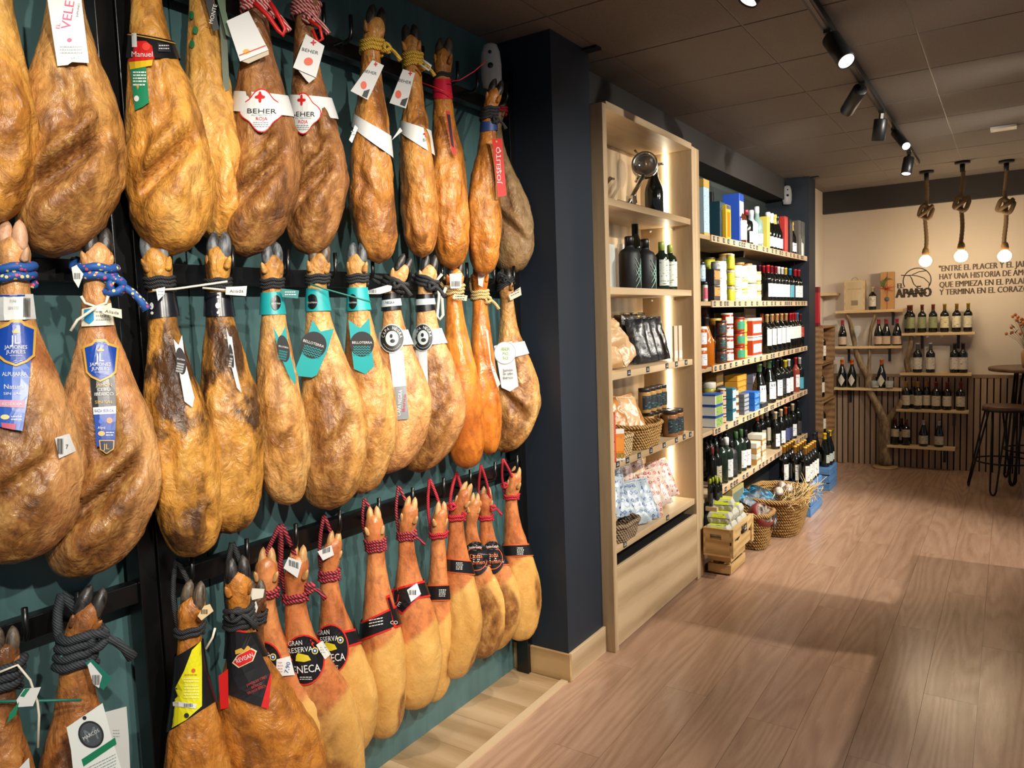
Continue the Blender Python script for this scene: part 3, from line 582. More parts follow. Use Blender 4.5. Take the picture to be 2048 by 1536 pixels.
o = h.card([(258, 92), (270, 82), (292, 82), (304, 92), (309, 118), (258, 124)], Rd, None, .008); h.text('Manuel', 284, 108, 11, Wt, o, None, 0, .0105, 42); h.disc(292, 93, 8, 8, flat('d8402f'), None, .0095, parent=o)
h.card([(263, 66), (273, 66), (274, 94), (264, 94)], Wt, None, .0095, 'print', o); h.card([(258, 124), (306, 119), (304, 131), (260, 139)], flat('d2ac1e'), None, .0095, 'print', o)
o = h.card([(261, 138), (292, 133), (298, 205), (285, 214), (270, 221)], Gr, None, .0075); h.lines(266, 292, (143, 149, 155, 161, 168), 3, Wt, o, None, .0095, 1.3); h.disc(273, 197, 5, 6, Wt, None, .0095, parent=o)
o = h.card([(315, 85), (338, 90), (342, 104), (316, 103)], Ink, None, .009); h.lines(318, 338, (90, 96), 2, Wt, o, None, .011, .6)
h = HM['a4']; d = front(h, 90); h.card([(436, -20), (450, -20), (459, 178), (447, 186)], flat('3d4a2c'), d - .02); o = h.card([(405, -20), (423, -20), (438, 58), (427, 63)], Bk, d + .004); h.text('MONTE', 426, 28, 8, Wt, o, d + .004, 76, .0095)
h.card([(432, -10), (444, -10), (466, 78), (452, 70)], flat('39552c'), d + .002)
for x, y in ((383, 30), (391, 60), (384, 88)): h.disc(x, y, 5, 8, flat('2f7a4a'), None, .004, name='ink_stamp')
for k, (cx, cy, rx, ry) in dict(a5=(523, 221, 46, 44), a6=(606, 227, 37, 42)).items():
    h = HM[k]; h.band((cy - 36, cy + 4), (cy - 32, cy + 10), Wt, .0068); o = h.card(clover(cx, cy, rx, ry), Rd, None, .008, 'emblem_label'); h.card(clover(cx, cy, rx * .94, ry * .94), Wt, None, .0088, 'print', o)
    h.card(clover(cx - 3, cy - 27, 10.5 * rx / 46, 11.5, .3), Rd, None, .010, 'print', o); h.text('BEHER', cx, cy + 1, 9.5, Ink, o, None, -1, .0105, rx * 1.27); h.text('AUTENTICO', cx, cy + 9, 3, Gy, o, None, 0, .0105, rx * .9); h.text('ROJA', cx, cy + 16, 7, Rd, o, None, 0, .0105, rx * .5)
    h.lines(cx - rx * .35, cx + rx * .35, (cy + 23, cy + 27, cy + 31), 1.6, Gy, o, None, .0105)
h = HM['a5']; d = front(h, 110, .03); c = h.card([(453, 42), (497, 22), (537, 100), (480, 123)], Wt, d); h.card([(482, 122), (537, 101), (538, 109), (497, 127)], flat('b9ab92'), d - .004)
h.card([(478, 110), (531, 90), (532, 92), (479, 112)], Rd, d, .0095, 'print', c); h.disc(493, 103, 7, 5, flat('e0a030'), d, .0095, parent=c); h.cord('redwhite', 8, 3, .008, (535, 25))
for pts in ([(508, 6), (535, 30), (556, 60), (566, 70), (570, 58), (556, 30), (540, 5)],): h.tie(pts, 'red', d, .006)
h = HM['a6']; d = front(h, 110, .03); c = h.card([(612, 68), (649, 92), (632, 155), (586, 135)], Wt, d); h.text('BEHER', 620, 102, 6.5, Ink, c, d, -14, .0095, 34); h.card(clover(627, 85, 6, 6, .3), Rd, d, .0095, 'print', c); h.disc(617, 123, 9, 8, flat('d65a40'), d, .0095, parent=c)
h.card([(597, 141), (632, 155), (618, 166), (612, 160)], Wp, d - .004); h.cord('redwhite', 22, 3, .007, (622, 38)); h.tie([(618, 40), (640, 55), (645, 78), (636, 84), (625, 60)], 'red', d, .005)
for k, P, Q in (('a7', [(745, 120), (768, 131), (736, 200), (701, 182)], (740, 140)), ('a8', [(806, 138), (830, 146), (812, 217), (779, 206)], (808, 160))):
    h = HM[k]; d = front(h, 170, .035); c = h.card(P, flat('c9c9c6'), d); cx = sum(p[0] for p in P) / 4; cy = sum(p[1] for p in P) / 4
    h.text('BEHER', cx + 3, cy - 14, 6, Ink, c, d, -14, .0095, 26); h.disc(cx - 10, cy + 12, 6, 8, flat('d65a40'), d, .0095, parent=c); h.card([(P[2][0] - 8, P[2][1] - 18), (P[2][0] + 4, P[2][1] - 22), (P[2][0] - 2, P[2][1] - 4), (P[2][0] - 12, P[2][1] - 8)], Ink, d, .0095, 'print', c); h.card(clover(cx + 14, cy - 30, 4, 5, .3), Rd, d, .0095, 'print', c)
h = HM['a7']; h.band((226, 252), (272, 316), Wt, .0075); h.cord('yellow', 94, 3, .0065, (772, 97), (735, 82)); h.tie([(747, 100), (748, 118)], 'white', .06); o = h.card([(698, 280), (710, 250), (716, 256), (704, 286)], Wt, .07); h.lines(702, 710, (262, 268), 2, Gy, o, .07, .0095)
h = HM['a8']; b = h.band((240, 263), (262, 312), Wt, .0068); h.card(clover(851, 268, 5, 7, .3), Rd, None, .0105, 'print', b); h.text('BE', 850, 280, 6, Ink, b, None, 0, .0105); h.cord('yellow', 122, 4, .006, (845, 132), (815, 108)); h.tie([(845, 120), (862, 132), (858, 140), (842, 130)], 'white', .06, .004); h.card([(784, 280), (800, 255), (805, 262), (790, 270)], Wt, .07)
h = HM['a9']; h.band((158, 197), (158, 198), flat('c8203a', .3), .003, 'ribbon'); h.cord('black', 152, 2, .004, None, (885, 140)); h.tie([(900, 163), (920, 160), (948, 143), (972, 122)], 'red', .05, .0018); h.tie([(835, 162), (870, 175), (905, 190)], 'red', .05, .0018); o = h.card([(891, 222), (899, 222), (913, 312), (903, 302)], Rd, .075); h.card([(894, 228), (900, 230), (908, 296), (903, 290)], Bk, .075, .0095, 'print', o)
h = HM['b11']; h.cord('red', 222, 2, .006)
h = HM['a10']; h.cord('black', 228, 4, .006, (990, 240), (985, 168)); h.band((244, 263), (242, 261), flat('20386e'), .004); d = front(h, 330, .02); c = h.card([(984, 277), (1004, 277), (1013, 391), (996, 394)], flat('c3261f', .35), d); h.text('JOSELITO', 997, 330, 8, Wt, c, d, 92, .0095, 74); h.disc(993, 283, 2, 2, Gd, d, .0095, parent=c); h.lines(1000, 1003, (300, 310, 320, 330, 340, 350), 4, Wp, c, d, .0095, .4)
# middle row
h = HM['m1']; h.cord('blue', 548, 2, .0095); c = h.card([(-12, 590), (66, 588), (72, 638), (-12, 642)], Wt, None, .008, 'weight_label'); h.text('9,08', 26, 601, 5.5, Gy, c); h.text('001222', 27, 615, 5, Gy, c); h.barcode(47, 61, 596, 634, c); h.card([(-12, 590), (50, 589), (50, 592), (-12, 593)], Nb, None, .0105, 'print', c)
rb_ = h.card([(-8, 722), (62, 720), (56, 790), (45, 862), (20, 858), (-8, 852)], flat('1f55b0', .3), None, .009, 'ribbon'); h.text('ALPUJARRA', 29, 748, 8, Wt, rb_, None, 0, .011, 50); h.text('Natural', 29, 773, 9, Wt, rb_, None, 0, .011, 42); h.card([(-8, 799), (51, 801), (49, 816), (-8, 813)], flat('c78aa5'), None, .0105, 'print', rb_); h.text('RESERVA', 24, 808, 5.5, Wt, rb_, None, 0, .012, 40)
h.text('SIN SAL', 25, 787, 5, Wt, rb_, None, 0, .011, 36); h.disc(10, 834, 9, 5, flat('d9c58a'), None, .0105, parent=rb_); h.lines(22, 44, (832, 838), 2, Wt, rb_); h.card([(2, 845), (32, 848), (30, 860), (4, 855)], flat('b8506a'), None, .0105, 'print', rb_)
shield(h, [(-8, 655), (15, 646), (22, 639), (43, 639), (50, 646), (73, 655), (70, 712), (55, 724), (32, 733), (8, 724), (-6, 712)], 32, 687, 1.0)
c = h.card([(110, 876), (138, 867), (152, 902), (118, 917)], Wt, None, .008); h.barcode(114, 126, 877, 908, c); h.text('7', 134, 893, 8, Ink, c)
h = HM['m2']; h.cord('blue', 548, 2, .0095, (228, 572), (150, 520), -.12); c = h.card([(143, 535), (153, 530), (167, 548), (157, 576), (147, 560)], Wp, front(h, 550, .02)); h.barcode(148, 160, 546, 558, c, front(h, 550, .02), .0095)
c = h.card([(164, 618), (222, 606), (228, 650), (163, 653)], flat('e4dfc8'), None, .008, 'weight_label'); h.card([(168, 619), (187, 616), (188, 640), (179, 648), (169, 642)], flat('2a86b8'), None, .010, 'print', c); h.lines(192, 222, (622, 630, 638), 2, Gy, c)
h.tie([(162, 592), (170, 606), (192, 614), (212, 606), (216, 592)], 'white', front(h, 610, .004), .0032); h.tie([(192, 614), (170, 630), (155, 640), (141, 662)], 'white', front(h, 610, .02), .0032); d = front(h, 620, .02); c = h.card([(202, 612), (243, 619), (244, 637), (206, 627)], flat('d8cdb4'), d); h.text('Aliada', 224, 624, 6, Ink, c, d, -8, .0095, 28)
rb_ = h.card([(180, 755), (230, 750), (232, 815), (230, 893), (193, 893), (187, 830)], flat('1a1c22', .3), None, .009, 'ribbon'); h.card([(188, 829), (232, 827), (230, 893), (193, 893)], Nb, None, .0102, 'print', rb_); h.card([(186, 815), (232, 812), (232, 827), (187, 829)], Wt, None, .0102, 'print', rb_)
for t_, y, m_, w in (('JAMÓN', 770, Gd, 32), ('CEBO', 779, Wt, 26), ('IBÉRICO', 788, Wt, 38), ('SIN SAL', 804, Gd, 36), ('RAZA IBÉRICA', 821, Nb, 38)): h.text(t_, 208, y, 6, m_, rb_, None, 1, .012, w)
h.disc(202, 843, 5, 5, flat('3a62c0'), None, .0115, parent=rb_); h.disc(219, 841, 6, 6, flat('d88a66'), None, .0115, parent=rb_); h.text('Alpuj', 203, 855, 5, Wt, rb_, None, 2, .012); h.disc(203, 867, 7, 5, flat('d9a868'), None, .0115, parent=rb_); h.lines(212, 228, (864, 869), 2, Wt, rb_)
shield(h, [(165, 692), (183, 686), (190, 678), (211, 678), (218, 686), (238, 692), (233, 745), (222, 754), (201, 764), (182, 755), (172, 745)], 201, 722, .92)
c = h.card([(198, 880), (229, 880), (228, 898), (213, 908), (200, 899)], Gd, None, .012, 'crest'); h.card(scaled([(198, 880), (229, 880), (228, 898), (213, 908), (200, 899)], 213, 892, .85), flat('0f1c3c'), None, .0135, 'print', c); h.text('JL', 213, 893, 11, Gd, c, None, 0, .015)
h = HM['m3']; h.cord('black', 563, 3, .005); b = h.band((585, 637), (580, 632), flat('16171f', .25), .004); h.disc(303, 612, 4, 7, Wt, None, .007, parent=b); h.disc(304, 626, 3, 3, Wt, None, .007, parent=b)
d = front(h, 580, .012); h.tie([(305, 581), (350, 578), (400, 571), (455, 563)], 'white', d, .0028); c = h.card([(312, 578), (330, 574), (329, 588), (316, 602)], flat('cfd3cf'), d + .004); h.lines(316, 327, (582, 588), 2, Gy, c, d + .004, .0095)
h = HM['m4']; h.cord('black', 567, 3, .005); b = h.band((585, 632), (585, 633), flat('16171f', .25), .004)
for y, r_ in ((594, 3), (611, 6), (625, 3)): h.disc(436, y, r_ * .9, r_, Wt, None, .007, parent=b)
d = front(h, 580, .012); c = h.card([(452, 574), (494, 572), (492, 592), (451, 589)], flat('d9d6ca'), d); h.text('Aliada', 473, 582, 6, Ink, c, d, 2, .0095, 28); h.tie([(405, 576), (452, 580)], 'white', d, .0028)
def swallow(h, pts, oval, ang, m, om, wm, name='BELLOTERRA', d=None, tw=1.0):
    d = front(h, oval[1], .014) if d is None else d; c = h.card(pts, m, d, .008, 'hanging_tag'); h.disc(*oval, om, d, .0095, parent=c, ang=-ang if oval[2] > 18 else -ang)
    h.text(name, oval[0], oval[1] - oval[3] * .12, max(3.2, oval[2] * .2), Wt, c, d, ang if oval[2] > 18 else -12, .0108, oval[2] * 1.66)
    waves(h, oval[0], oval[1] + oval[3] * .12, oval[2] * 1.45, [2 + k * 5 for k in range(4)], wm, c, d, ang if oval[2] > 18 else -12, off=.0108); return c, d
swallow(HM['m3'], [(347, 678), (357, 690), (364, 670), (371, 725), (389, 795), (385, 815), (369, 803), (358, 740)], (362, 722, 10, 27), 8, Wt, flat('1b1416'), Wt)
swallow(HM['m4'], [(452, 655), (458, 672), (464, 674), (471, 730), (483, 785), (474, 776), (461, 725)], (463, 712, 4, 24), 8, Wt, flat('1b1416'), Wt)
for k, yl, yr, ov in (('m5', (585, 629), (583, 629), (552, 605, 10, 15)), ('m6', (576, 622), (580, 622), (624, 603, 11, 15)), ('m7', (575, 622), (575, 620), (705, 603, 9, 15))):
    h = HM[k]; h.cord('black', yl[0] - 18, 3, .005); b = h.band(yl, yr, Te, .004); h.disc(*ov, Bk, None, .007, parent=b); h.text('BELLOTERRA', ov[0], ov[1] + 2, 3, Wt, b, None, 0, .0085, ov[2] * 1.8)
swallow(HM['m5'], [(546, 653), (559, 677), (571, 652), (578, 700), (592, 755), (590, 770), (576, 748), (556, 700)], (567, 697, 12, 27), 10, Te, flat('1a1b20'), Te)
swallow(HM['m6'], [(625, 640), (641, 663), (668, 657), (655, 700), (634, 750), (624, 755), (596, 752), (590, 740), (610, 690)], (627, 690, 26, 27), -17, Te, flat('1a1b20'), Te)
swallow(HM['m7'], [(697, 640), (720, 656), (739, 636), (743, 690), (748, 733), (730, 748), (708, 738), (702, 690)], (724, 688, 24, 25), 0, Te, flat('1a1b20'), Te)
h = HM['m5']; d = front(h, 586, .01); c = h.card([(562, 577), (598, 581), (596, 597), (564, 594)], flat('17706f'), d); h.lines(570, 592, (583, 588), 2, Wp, c, d, .0095)
h = HM['m6']; h.tie([(620, 568), (650, 578), (700, 592), (742, 604)], 'green', front(h, 590, .02), .0025)
h = HM['m8']; h.cord('black', 570, 3, .007, (792, 568), (740, 550), -.5); b = h.band((588, 622), (584, 619), Bk, .004); h.band((600, 614), (597, 611), flat('b9c4c8'), .0055, 'print', b); h.text('CAPA NEGRA', 772, 605, 5, Ink, b, None, 2, .008, 34)
d = front(h, 582, .02); c = h.card([(733, 582), (775, 570), (784, 572), (782, 582), (760, 588), (736, 588)], Wp, d); h.barcode(738, 752, 579, 586, c, d, .0095)
def capa(h, cx, cy, rx, ry, rib, low, band):
    h.band(*band, Wp, .0068); r_ = h.card(rib, flat('dfe3e2', .35), None, .009, 'ribbon')
    if low: h.card(low, flat('7d8387'), None, .010, 'print', r_); h.text('CAPA NEGRA', (low[0][0] + low[2][0]) / 2 - 3, (low[0][1] + low[2][1]) / 2, 7, Wt, r_, None, 86, .0115, 52); h.text('Iberico', (low[0][0] + low[2][0]) / 2 + 6, (low[0][1] + low[2][1]) / 2, 6, Rd, r_, None, 86, .0115, 34)
    o = h.disc(cx, cy, rx, ry, flat('aebbbb'), None, .013, 'emblem_label'); h.disc(cx, cy, rx * .93, ry * .93, flat('1e2022'), None, .0142, parent=o); h.disc(cx, cy, rx * .52, ry * .52, flat('c9d6d4'), None, .015, parent=o)
    h.disc(cx - rx * .06, cy - 5, 3, 4, Ink, None, .016, parent=o); h.disc(cx + rx * .05, cy + 5, 5, 4, Ink, None, .016, parent=o)
    for i, ch in enumerate('CAPA NEGRA'):
        a = math.radians(168 - i * 17.4)
        if ch != ' ': h.text(ch, cx + rx * .73 * math.cos(a), cy - ry * .73 * math.sin(a), 6, Wt, o, None, math.degrees(a) - 90, .016, 4.3)
    for i, ch in enumerate('-----------'):
        a = math.radians(212 + i * 11.4)
        if ch != ' ': h.text(ch, cx + rx * .73 * math.cos(a), cy - ry * .73 * math.sin(a), 3.6, Wt, o, None, math.degrees(a) + 90, .016, 3)
capa(HM['m8'], 784, 677, 25, 29, [(778, 703), (806, 701), (812, 770), (818, 838), (793, 840), (786, 772)], [(786, 774), (812, 771), (818, 838), (793, 840)], ((664, 692), (660, 690)))
h = HM['m9']; h.cord('black', 565, 3, .007, (862, 572), (815, 548), -.5); b = h.band((588, 624), (588, 620), Bk, .004); h.band((598, 610), (597, 609), flat('b9c4c8'), .0055, 'print', b)
capa(h, 846, 675, 21, 28, [(831, 700), (854, 700), (856, 768), (853, 790), (846, 770), (838, 760)], None, ((662, 692), (657, 687)))
h = HM['m10']; h.cord('beige', 580, 3, .0065, None, (880, 552)); d = front(h, 565, .012); h.tie([(884, 548), (872, 562), (878, 590), (874, 632), (880, 640), (886, 630), (884, 595), (892, 575)], 'white', d, .006); c = h.card([(899, 548), (924, 546), (922, 576), (901, 577)], Wt, d); h.barcode(903, 919, 562, 573, c, d, .0095); c = h.card([(908, 588), (935, 591), (933, 602), (905, 597)], flat('cbbf9f'), d); h.lines(911, 930, (592, 597), 1.6, Ink, c, d, .0095); h.card([(926, 668), (931, 676), (946, 728), (939, 722)], flat('c98a6a'), .07)
h = HM['m11']; h.cord('beige', 590, 3, .0065, (975, 600), (945, 550)); d = front(h, 560, .012); h.card([(955, 545), (969, 548), (965, 574), (957, 570)], Wt, d); c = h.card([(972, 662), (976, 660), (982, 720), (1001, 768), (995, 775), (983, 738)], Wp, front(h, 700, .006)); h.lines(980, 990, (730, 736, 742), 1.5, Gy, c, front(h, 700, .006), .0095, .5)
h = HM['m12']; h.cord('black', 566, 4, .005, (1010, 560), (998, 545), .5); d = front(h, 585, .02); c = h.card([(1017, 590), (1041, 574), (1043, 590), (1021, 601)], flat('cbc5b2'), d); h.lines(1022, 1038, (586, 591), 1.5, Ink, c, d, .0095, 1, -.5)
h.band((690, 722), (683, 708), Wp, .0068); d = front(h, 740, .012); c = h.card([(988, 692), (1024, 682), (1030, 720), (1037, 772), (1020, 783), (1003, 775), (996, 730)], Wt, d, .008, 'hanging_tag'); h.disc(1010, 706, 22, 23, flat('9aa09a'), d, .0095, parent=c); h.disc(1010, 706, 20.6, 21.6, Wt, d, .0105, parent=c)
for t_, y in (('IBER', 698), ('MO', 707), ('SO', 716)): h.text(t_, 1011, y, 6, flat('7aa63e'), c, d, 0, .012, 17 if t_ == 'IBER' else 11)
for t_, y in (('Jamón', 740), ('de cebo', 747), ('ibérico', 755)): h.text(t_, 1016, y, 5.5, Ink, c, d, 3, .012, 20)
# bottom row
h = HM['l0']; h.cord('grey', 1350, 3, .010); d = front(h, 1400, .02); h.tie([(-10, 1403), (60, 1402), (110, 1401), (163, 1400)], 'green', d, .003); c = h.card([(33, 1400), (48, 1378), (82, 1374), (66, 1412), (36, 1414)], Wt, d + .004); h.card([(40, 1392), (50, 1378), (60, 1377), (48, 1394)], Gr, d + .004, .0095, 'print', c); h.card([(20, 1425), (38, 1404), (32, 1430), (14, 1446)], Gr, d + .008); h.tie([(0, 1344), (35, 1330), (60, 1360), (75, 1405), (78, 1430), (76, 1495)], 'white', d + .004, .0025)
h.card([(30, 1545), (58, 1515), (62, 1560), (40, 1580)], Wt, d)
h = HM['l1']; h.cord('grey', 1287, 4, .0105, (190, 1275), (124, 1188)); h.tie([(122, 1310), (130, 1328), (155, 1336), (175, 1332), (172, 1316)], 'green', front(h, 1330, -.004), .003); d = front(h, 1350, .02); h.card([(170, 1325), (185, 1318), (224, 1357), (207, 1380), (196, 1372)], flat('1d6a5a'), d); c = h.card([(175, 1330), (181, 1324), (204, 1352), (198, 1376), (186, 1368)], Wt, d + .003); h.barcode(184, 200, 1350, 1370, c, d + .003, .0095)
d = front(h, 1480, .02); c = h.card([(208, 1425), (253, 1413), (258, 1480), (262, 1580), (215, 1580)], Wp, d - .004); h.lines(226, 240, (1460, 1466, 1472), 1.6, Gy, c, d - .004, .0095)
c = h.card([(133, 1455), (205, 1406), (212, 1430), (222, 1470), (250, 1560), (150, 1580), (142, 1500)], flat('dfe4df', .35), d); h.card([(163, 1519), (230, 1475), (233, 1488), (167, 1533)], Gr, d, .0095, 'print', c); h.disc(169, 1436, 4, 4, Ink, d, .0095, parent=c); h.disc(182, 1469, 25, 28, flat('2a2d31'), d, .0095, parent=c, ang=-30); h.disc(182, 1469, 21, 24, flat('4a5055'), d, .0102, parent=c, ang=-30); h.text('M', 182, 1469, 26, flat('6c757b'), c, d, 20, .0108); h.text('MARCOS', 182, 1469, 7, Wt, c, d, 30, .0115, 36)
for k in range(6): h.lines(170 + k * 3, 232, (1538 + k * 5,), 1.8, Gy, c, d, .0095, 1, -.5)
h = HM['l2']; h.cord('black', 1256, 2, .0065, None, (352, 1118)); b = h.band((1308, 1452), (1284, 1412), Bk, .005, 'sleeve'); c = h.card([(402, 1282), (404, 1330), (404, 1412), (372, 1440), (340, 1458), (344, 1388), (368, 1342), (384, 1300)], Ye, None, .010, 'print', b)
h.lines(370, 394, (1348,), 2.4, flat('b8952a'), b, None, .0125); h.disc(387, 1341, 4, 4, Or, None, .0125, parent=b); h.lines(368, 398, (1356, 1362, 1370, 1376, 1382, 1388, 1394), 1.8, flat('e9e6b0'), b, None, .0125); l_ = h.card([(345, 1402), (393, 1408), (392, 1417), (346, 1412)], Wt, None, .0125, 'print', b); h.barcode(368, 386, 1407, 1414, b, None, .0135); h.disc(373, 1431, 5, 5, Ink, None, .0125, parent=b)
d = front(h, 1225, .02); c = h.card([(395, 1232), (408, 1212), (420, 1208), (427, 1222), (403, 1241)], flat('d8bd92'), d); h.barcode(402, 416, 1219, 1228, c, d, .0095); h.tie([(430, 1256), (425, 1275), (412, 1298)], 'white', d, .003)
h = HM['l3b']; h.cord('black', 1235, 3, .006); d = front(h, 1185, .03); h.card([(490, 1176), (529, 1178), (526, 1195), (500, 1201), (491, 1192)], flat('d6d2c4'), d + .05); h.card([(503, 1212), (512, 1202), (516, 1215), (505, 1248), (497, 1250)], flat('d6d2c4'), d + .05)
h = HM['l3']; h.cord('black', 1227, 4, .0075, (470, 1228), (464, 1085)); b = h.band((1262, 1310), (1268, 1318), Bk, .005, 'sleeve'); c = h.card([(450, 1257), (492, 1264), (503, 1268), (541, 1345), (535, 1417), (495, 1404), (456, 1388)], flat('1b1b1d', .35), None, .009, 'print', b)
h.card([(541, 1345), (543, 1350), (537, 1418), (522, 1414), (530, 1390)], Rd, None, .0105, 'print', b); h.card([(450, 1256), (492, 1262), (494, 1266), (452, 1260)], Rd, None, .0105, 'print', b); h.card([(437, 1352), (456, 1338), (457, 1415), (441, 1419)], Rd, .04)
h.card([(464, 1326), (474, 1311), (503, 1296), (514, 1302), (506, 1322), (477, 1336)], flat('d8c9a0'), None, .0115, 'print', b); h.card(scaled([(464, 1326), (474, 1311), (503, 1296), (514, 1302), (506, 1322), (477, 1336)], 489, 1316, .88), Rd, None, .0125, 'print', b); h.text('REVISAN', 489, 1316, 9, Wt, b, None, 22, .014, 36); h.card([(471, 1309), (470, 1301), (477, 1304), (482, 1296), (488, 1300), (495, 1291), (500, 1297), (500, 1294), (501, 1298), (487, 1305)], Gd, None, .0115, 'print', b)
for t_, y, w in (('JAMÓN DE CEBO', 1362, 44), ('IBÉRICO', 1371, 22), ('50% RAZA IBÉRICA', 1379, 40)): h.text(t_, 513, y, 5, flat('b5302a'), b, None, 24, .0115, w)
def gran(h, cx, cy, rx, ry, tx, band, name):
    b = h.band(*band, Rd, .004); h.band((band[0][0] + 4, band[0][1] - 4), (band[1][0] + 4, band[1][1] - 4), Bk, .0052, 'print', b); o = h.disc(cx, cy, rx, ry, flat('c8281f', .3), None, .008, 'emblem_label'); h.disc(cx, cy, rx * .93, ry * .94, flat('131214', .3), None, .0092, parent=o)
    h.text('GRAN', cx - rx * .42, cy - ry * .66, 9.5, Wt, o, None, 6, .0105, rx * .66); h.text('RESERVA', cx - rx * .2, cy - ry * .40, 10, Wt, o, None, 6, .0105, rx * 1.2); h.disc(cx + rx * .52, cy - ry * .36, 6.5, 7, flat('d9c32c'), None, .0105, parent=o); h.disc(cx + rx * .52, cy - ry * .36, 4.6, 5, flat('1a3fa0'), None, .0115, parent=o); h.disc(cx + rx * .52, cy - ry * .36, 2, 2.2, Wt, None, .0125, parent=o)
    h.card([(cx - rx * .4, cy + 2), (cx - rx * .38, cy - 8), (cx - rx * .3, cy - 14), (cx - rx * .25, cy - 7), (cx + rx * .2, cy - 9), (cx + rx * .34, cy), (cx, cy + 4)], flat('c7b51c'), None, .0105, 'print', o); h.text(name, cx, cy + ry * .36, 15, Wt, o, None, 6, .0105, rx * 1.55); h.lines(cx - rx * .2, cx + rx * .4, (cy + ry * .66, cy + ry * .74), 1.6, Wp, o, None, .0105); return o
h = HM['l4']; h.cord('redblack', 1182, 2, .0068, None, (560, 1050)); gran(h, 524, 1332, 42, 50, 0, ((1320, 1362), (1322, 1350)), 'SENECA'); c = h.card([(553, 1319), (580, 1312), (590, 1350), (552, 1353)], Wp, None, .011); h.text('7,90', 575, 1335, 8, Nb, c, None, 78, .0135, 22); h.lines(556, 566, (1324, 1330, 1336, 1342), 2, flat('c88a9a'), c, None, .0135)
h = HM['l5']; h.cord('redblack', 1188, 2, .0068, (618, 1175), (563, 1050)); gran(h, 608, 1320, 42, 51, 0, ((1290, 1335), (1285, 1315)), 'SENECA'); d = front(h, 1135, .012); c = h.card([(567, 1136), (577, 1114), (604, 1124), (595, 1156)], Wt, d); h.barcode(578, 597, 1119, 1131, c, d, .0095, .35); c = h.card([(632, 1290), (645, 1281), (662, 1308), (650, 1319)], Wp, None, .012); h.lines(640, 654, (1294, 1299, 1304), 1.6, Gy, c, None, .0135)
h = HM['l6']; h.cord('redblack', 1146, 3, .006, None, (648, 1030)); gran(h, 662, 1298, 36, 50, 0, ((1268, 1310), (1262, 1292)), 'SENECA'); d = front(h, 1105, .012); c = h.card([(635, 1103), (663, 1090), (668, 1110), (646, 1121)], Wt, d); h.barcode(645, 660, 1098, 1108, c, d, .0095, -.3)
h = HM['l7']; h.cord('redblack', 1088, 4, .0055, None, (728, 998)); b = h.band((1240, 1278), (1214, 1256), Rd, .004); h.band((1244, 1274), (1218, 1252), Bk, .0052, 'print', b); c = h.card([(772, 1192), (779, 1188), (794, 1230), (797, 1254), (788, 1256), (782, 1225)], Rd, None, .0075, 'print', b); h.card([(775, 1196), (779, 1194), (792, 1232), (793, 1250), (788, 1245)], Bk, None, .0085, 'print', b); h.text('CO', 788, 1245, 7, Wt, b, None, 0, .0098); h.lines(738, 766, (1240, 1246, 1252), 2, Wt, b, None, .008, 1, -.2)
h = HM['l8']; h.cord('redblack', 1068, 3, .0055, (826, 1072), (797, 972)); b = h.band((1174, 1206), (1163, 1196), Rd, .004); h.band((1178, 1202), (1167, 1192), Bk, .0052, 'print', b); c = h.card([(778, 1180), (785, 1178), (812, 1200), (834, 1165), (841, 1192), (804, 1229), (780, 1208)], Rd, None, .008, 'print', b); h.card(scaled([(778, 1180), (785, 1178), (812, 1200), (834, 1165), (841, 1192), (804, 1229), (780, 1208)], 808, 1199, .85), Bk, None, .0092, 'print', b); c2 = h.card([(814, 1180), (834, 1166), (842, 1188), (822, 1204)], Wt, None, .0105, 'print', b); h.barcode(818, 832, 1180, 1190, b, None, .0115); h.text('E', 798, 1208, 9, Wt, b, None, -30, .0105)
def carmen(h, yl, yr, cx, cy): 
    b = h.band(yl, yr, Or, .004); h.band((yl[0] + 2.5, yl[1] - 2.5), (yr[0] + 2.5, yr[1] - 2.5), Bk, .0052, 'print', b); h.lines(cx - 6, cx + 8, (cy - 7, cy - 3, cy + 1, cy + 5), 2, Wp, b, None, .0075, .5); return b
carmen(HM['l9'], (1168, 1200), (1170, 1203), 884, 1186); carmen(HM['l10'], (1114, 1142), (1122, 1152), 918, 1132); carmen(HM['l13'], (1088, 1113), (1088, 1113), 1040, 1102)
for k, cx, cy, rx, ry in (('l11', 952, 1117, 27, 34), ('l12', 985, 1115, 24, 33)):
    h = HM[k]; carmen(h, (cy - 14, cy + 16), (cy - 14, cy + 16), cx, cy); o = h.disc(cx, cy, rx, ry, flat('141315', .3), None, .008, 'emblem_label'); h.disc(cx, cy + 1, rx * .86, ry * .7, Or, None, .0092, parent=o, hole=.93); h.text('Jamón Curado', cx, cy - ry * .68, 5.5, Wt, o, None, 3, .0105, rx * 1.1); h.text('Doña', cx, cy - 5, 9, flat('d8662f'), o, None, 6, .0105, rx * .9); h.text('Carmen', cx, cy + 8, 8, flat('d8662f'), o, None, 6, .0105, rx * 1.3)
h = HM['l9']; h.cord('red', 1068, 2, .0058, None, (859, 958))
h = HM['l10']; h.cord('red', 1032, 2, .0062, (905, 1012), (913, 945))
h = HM['l12']; h.cord('red', 1034, 2, .0055, (985, 1015), (962, 930))
h = HM['l13']; h.cord('red', 992, 2, .0055, (1010, 970), (1006, 918))
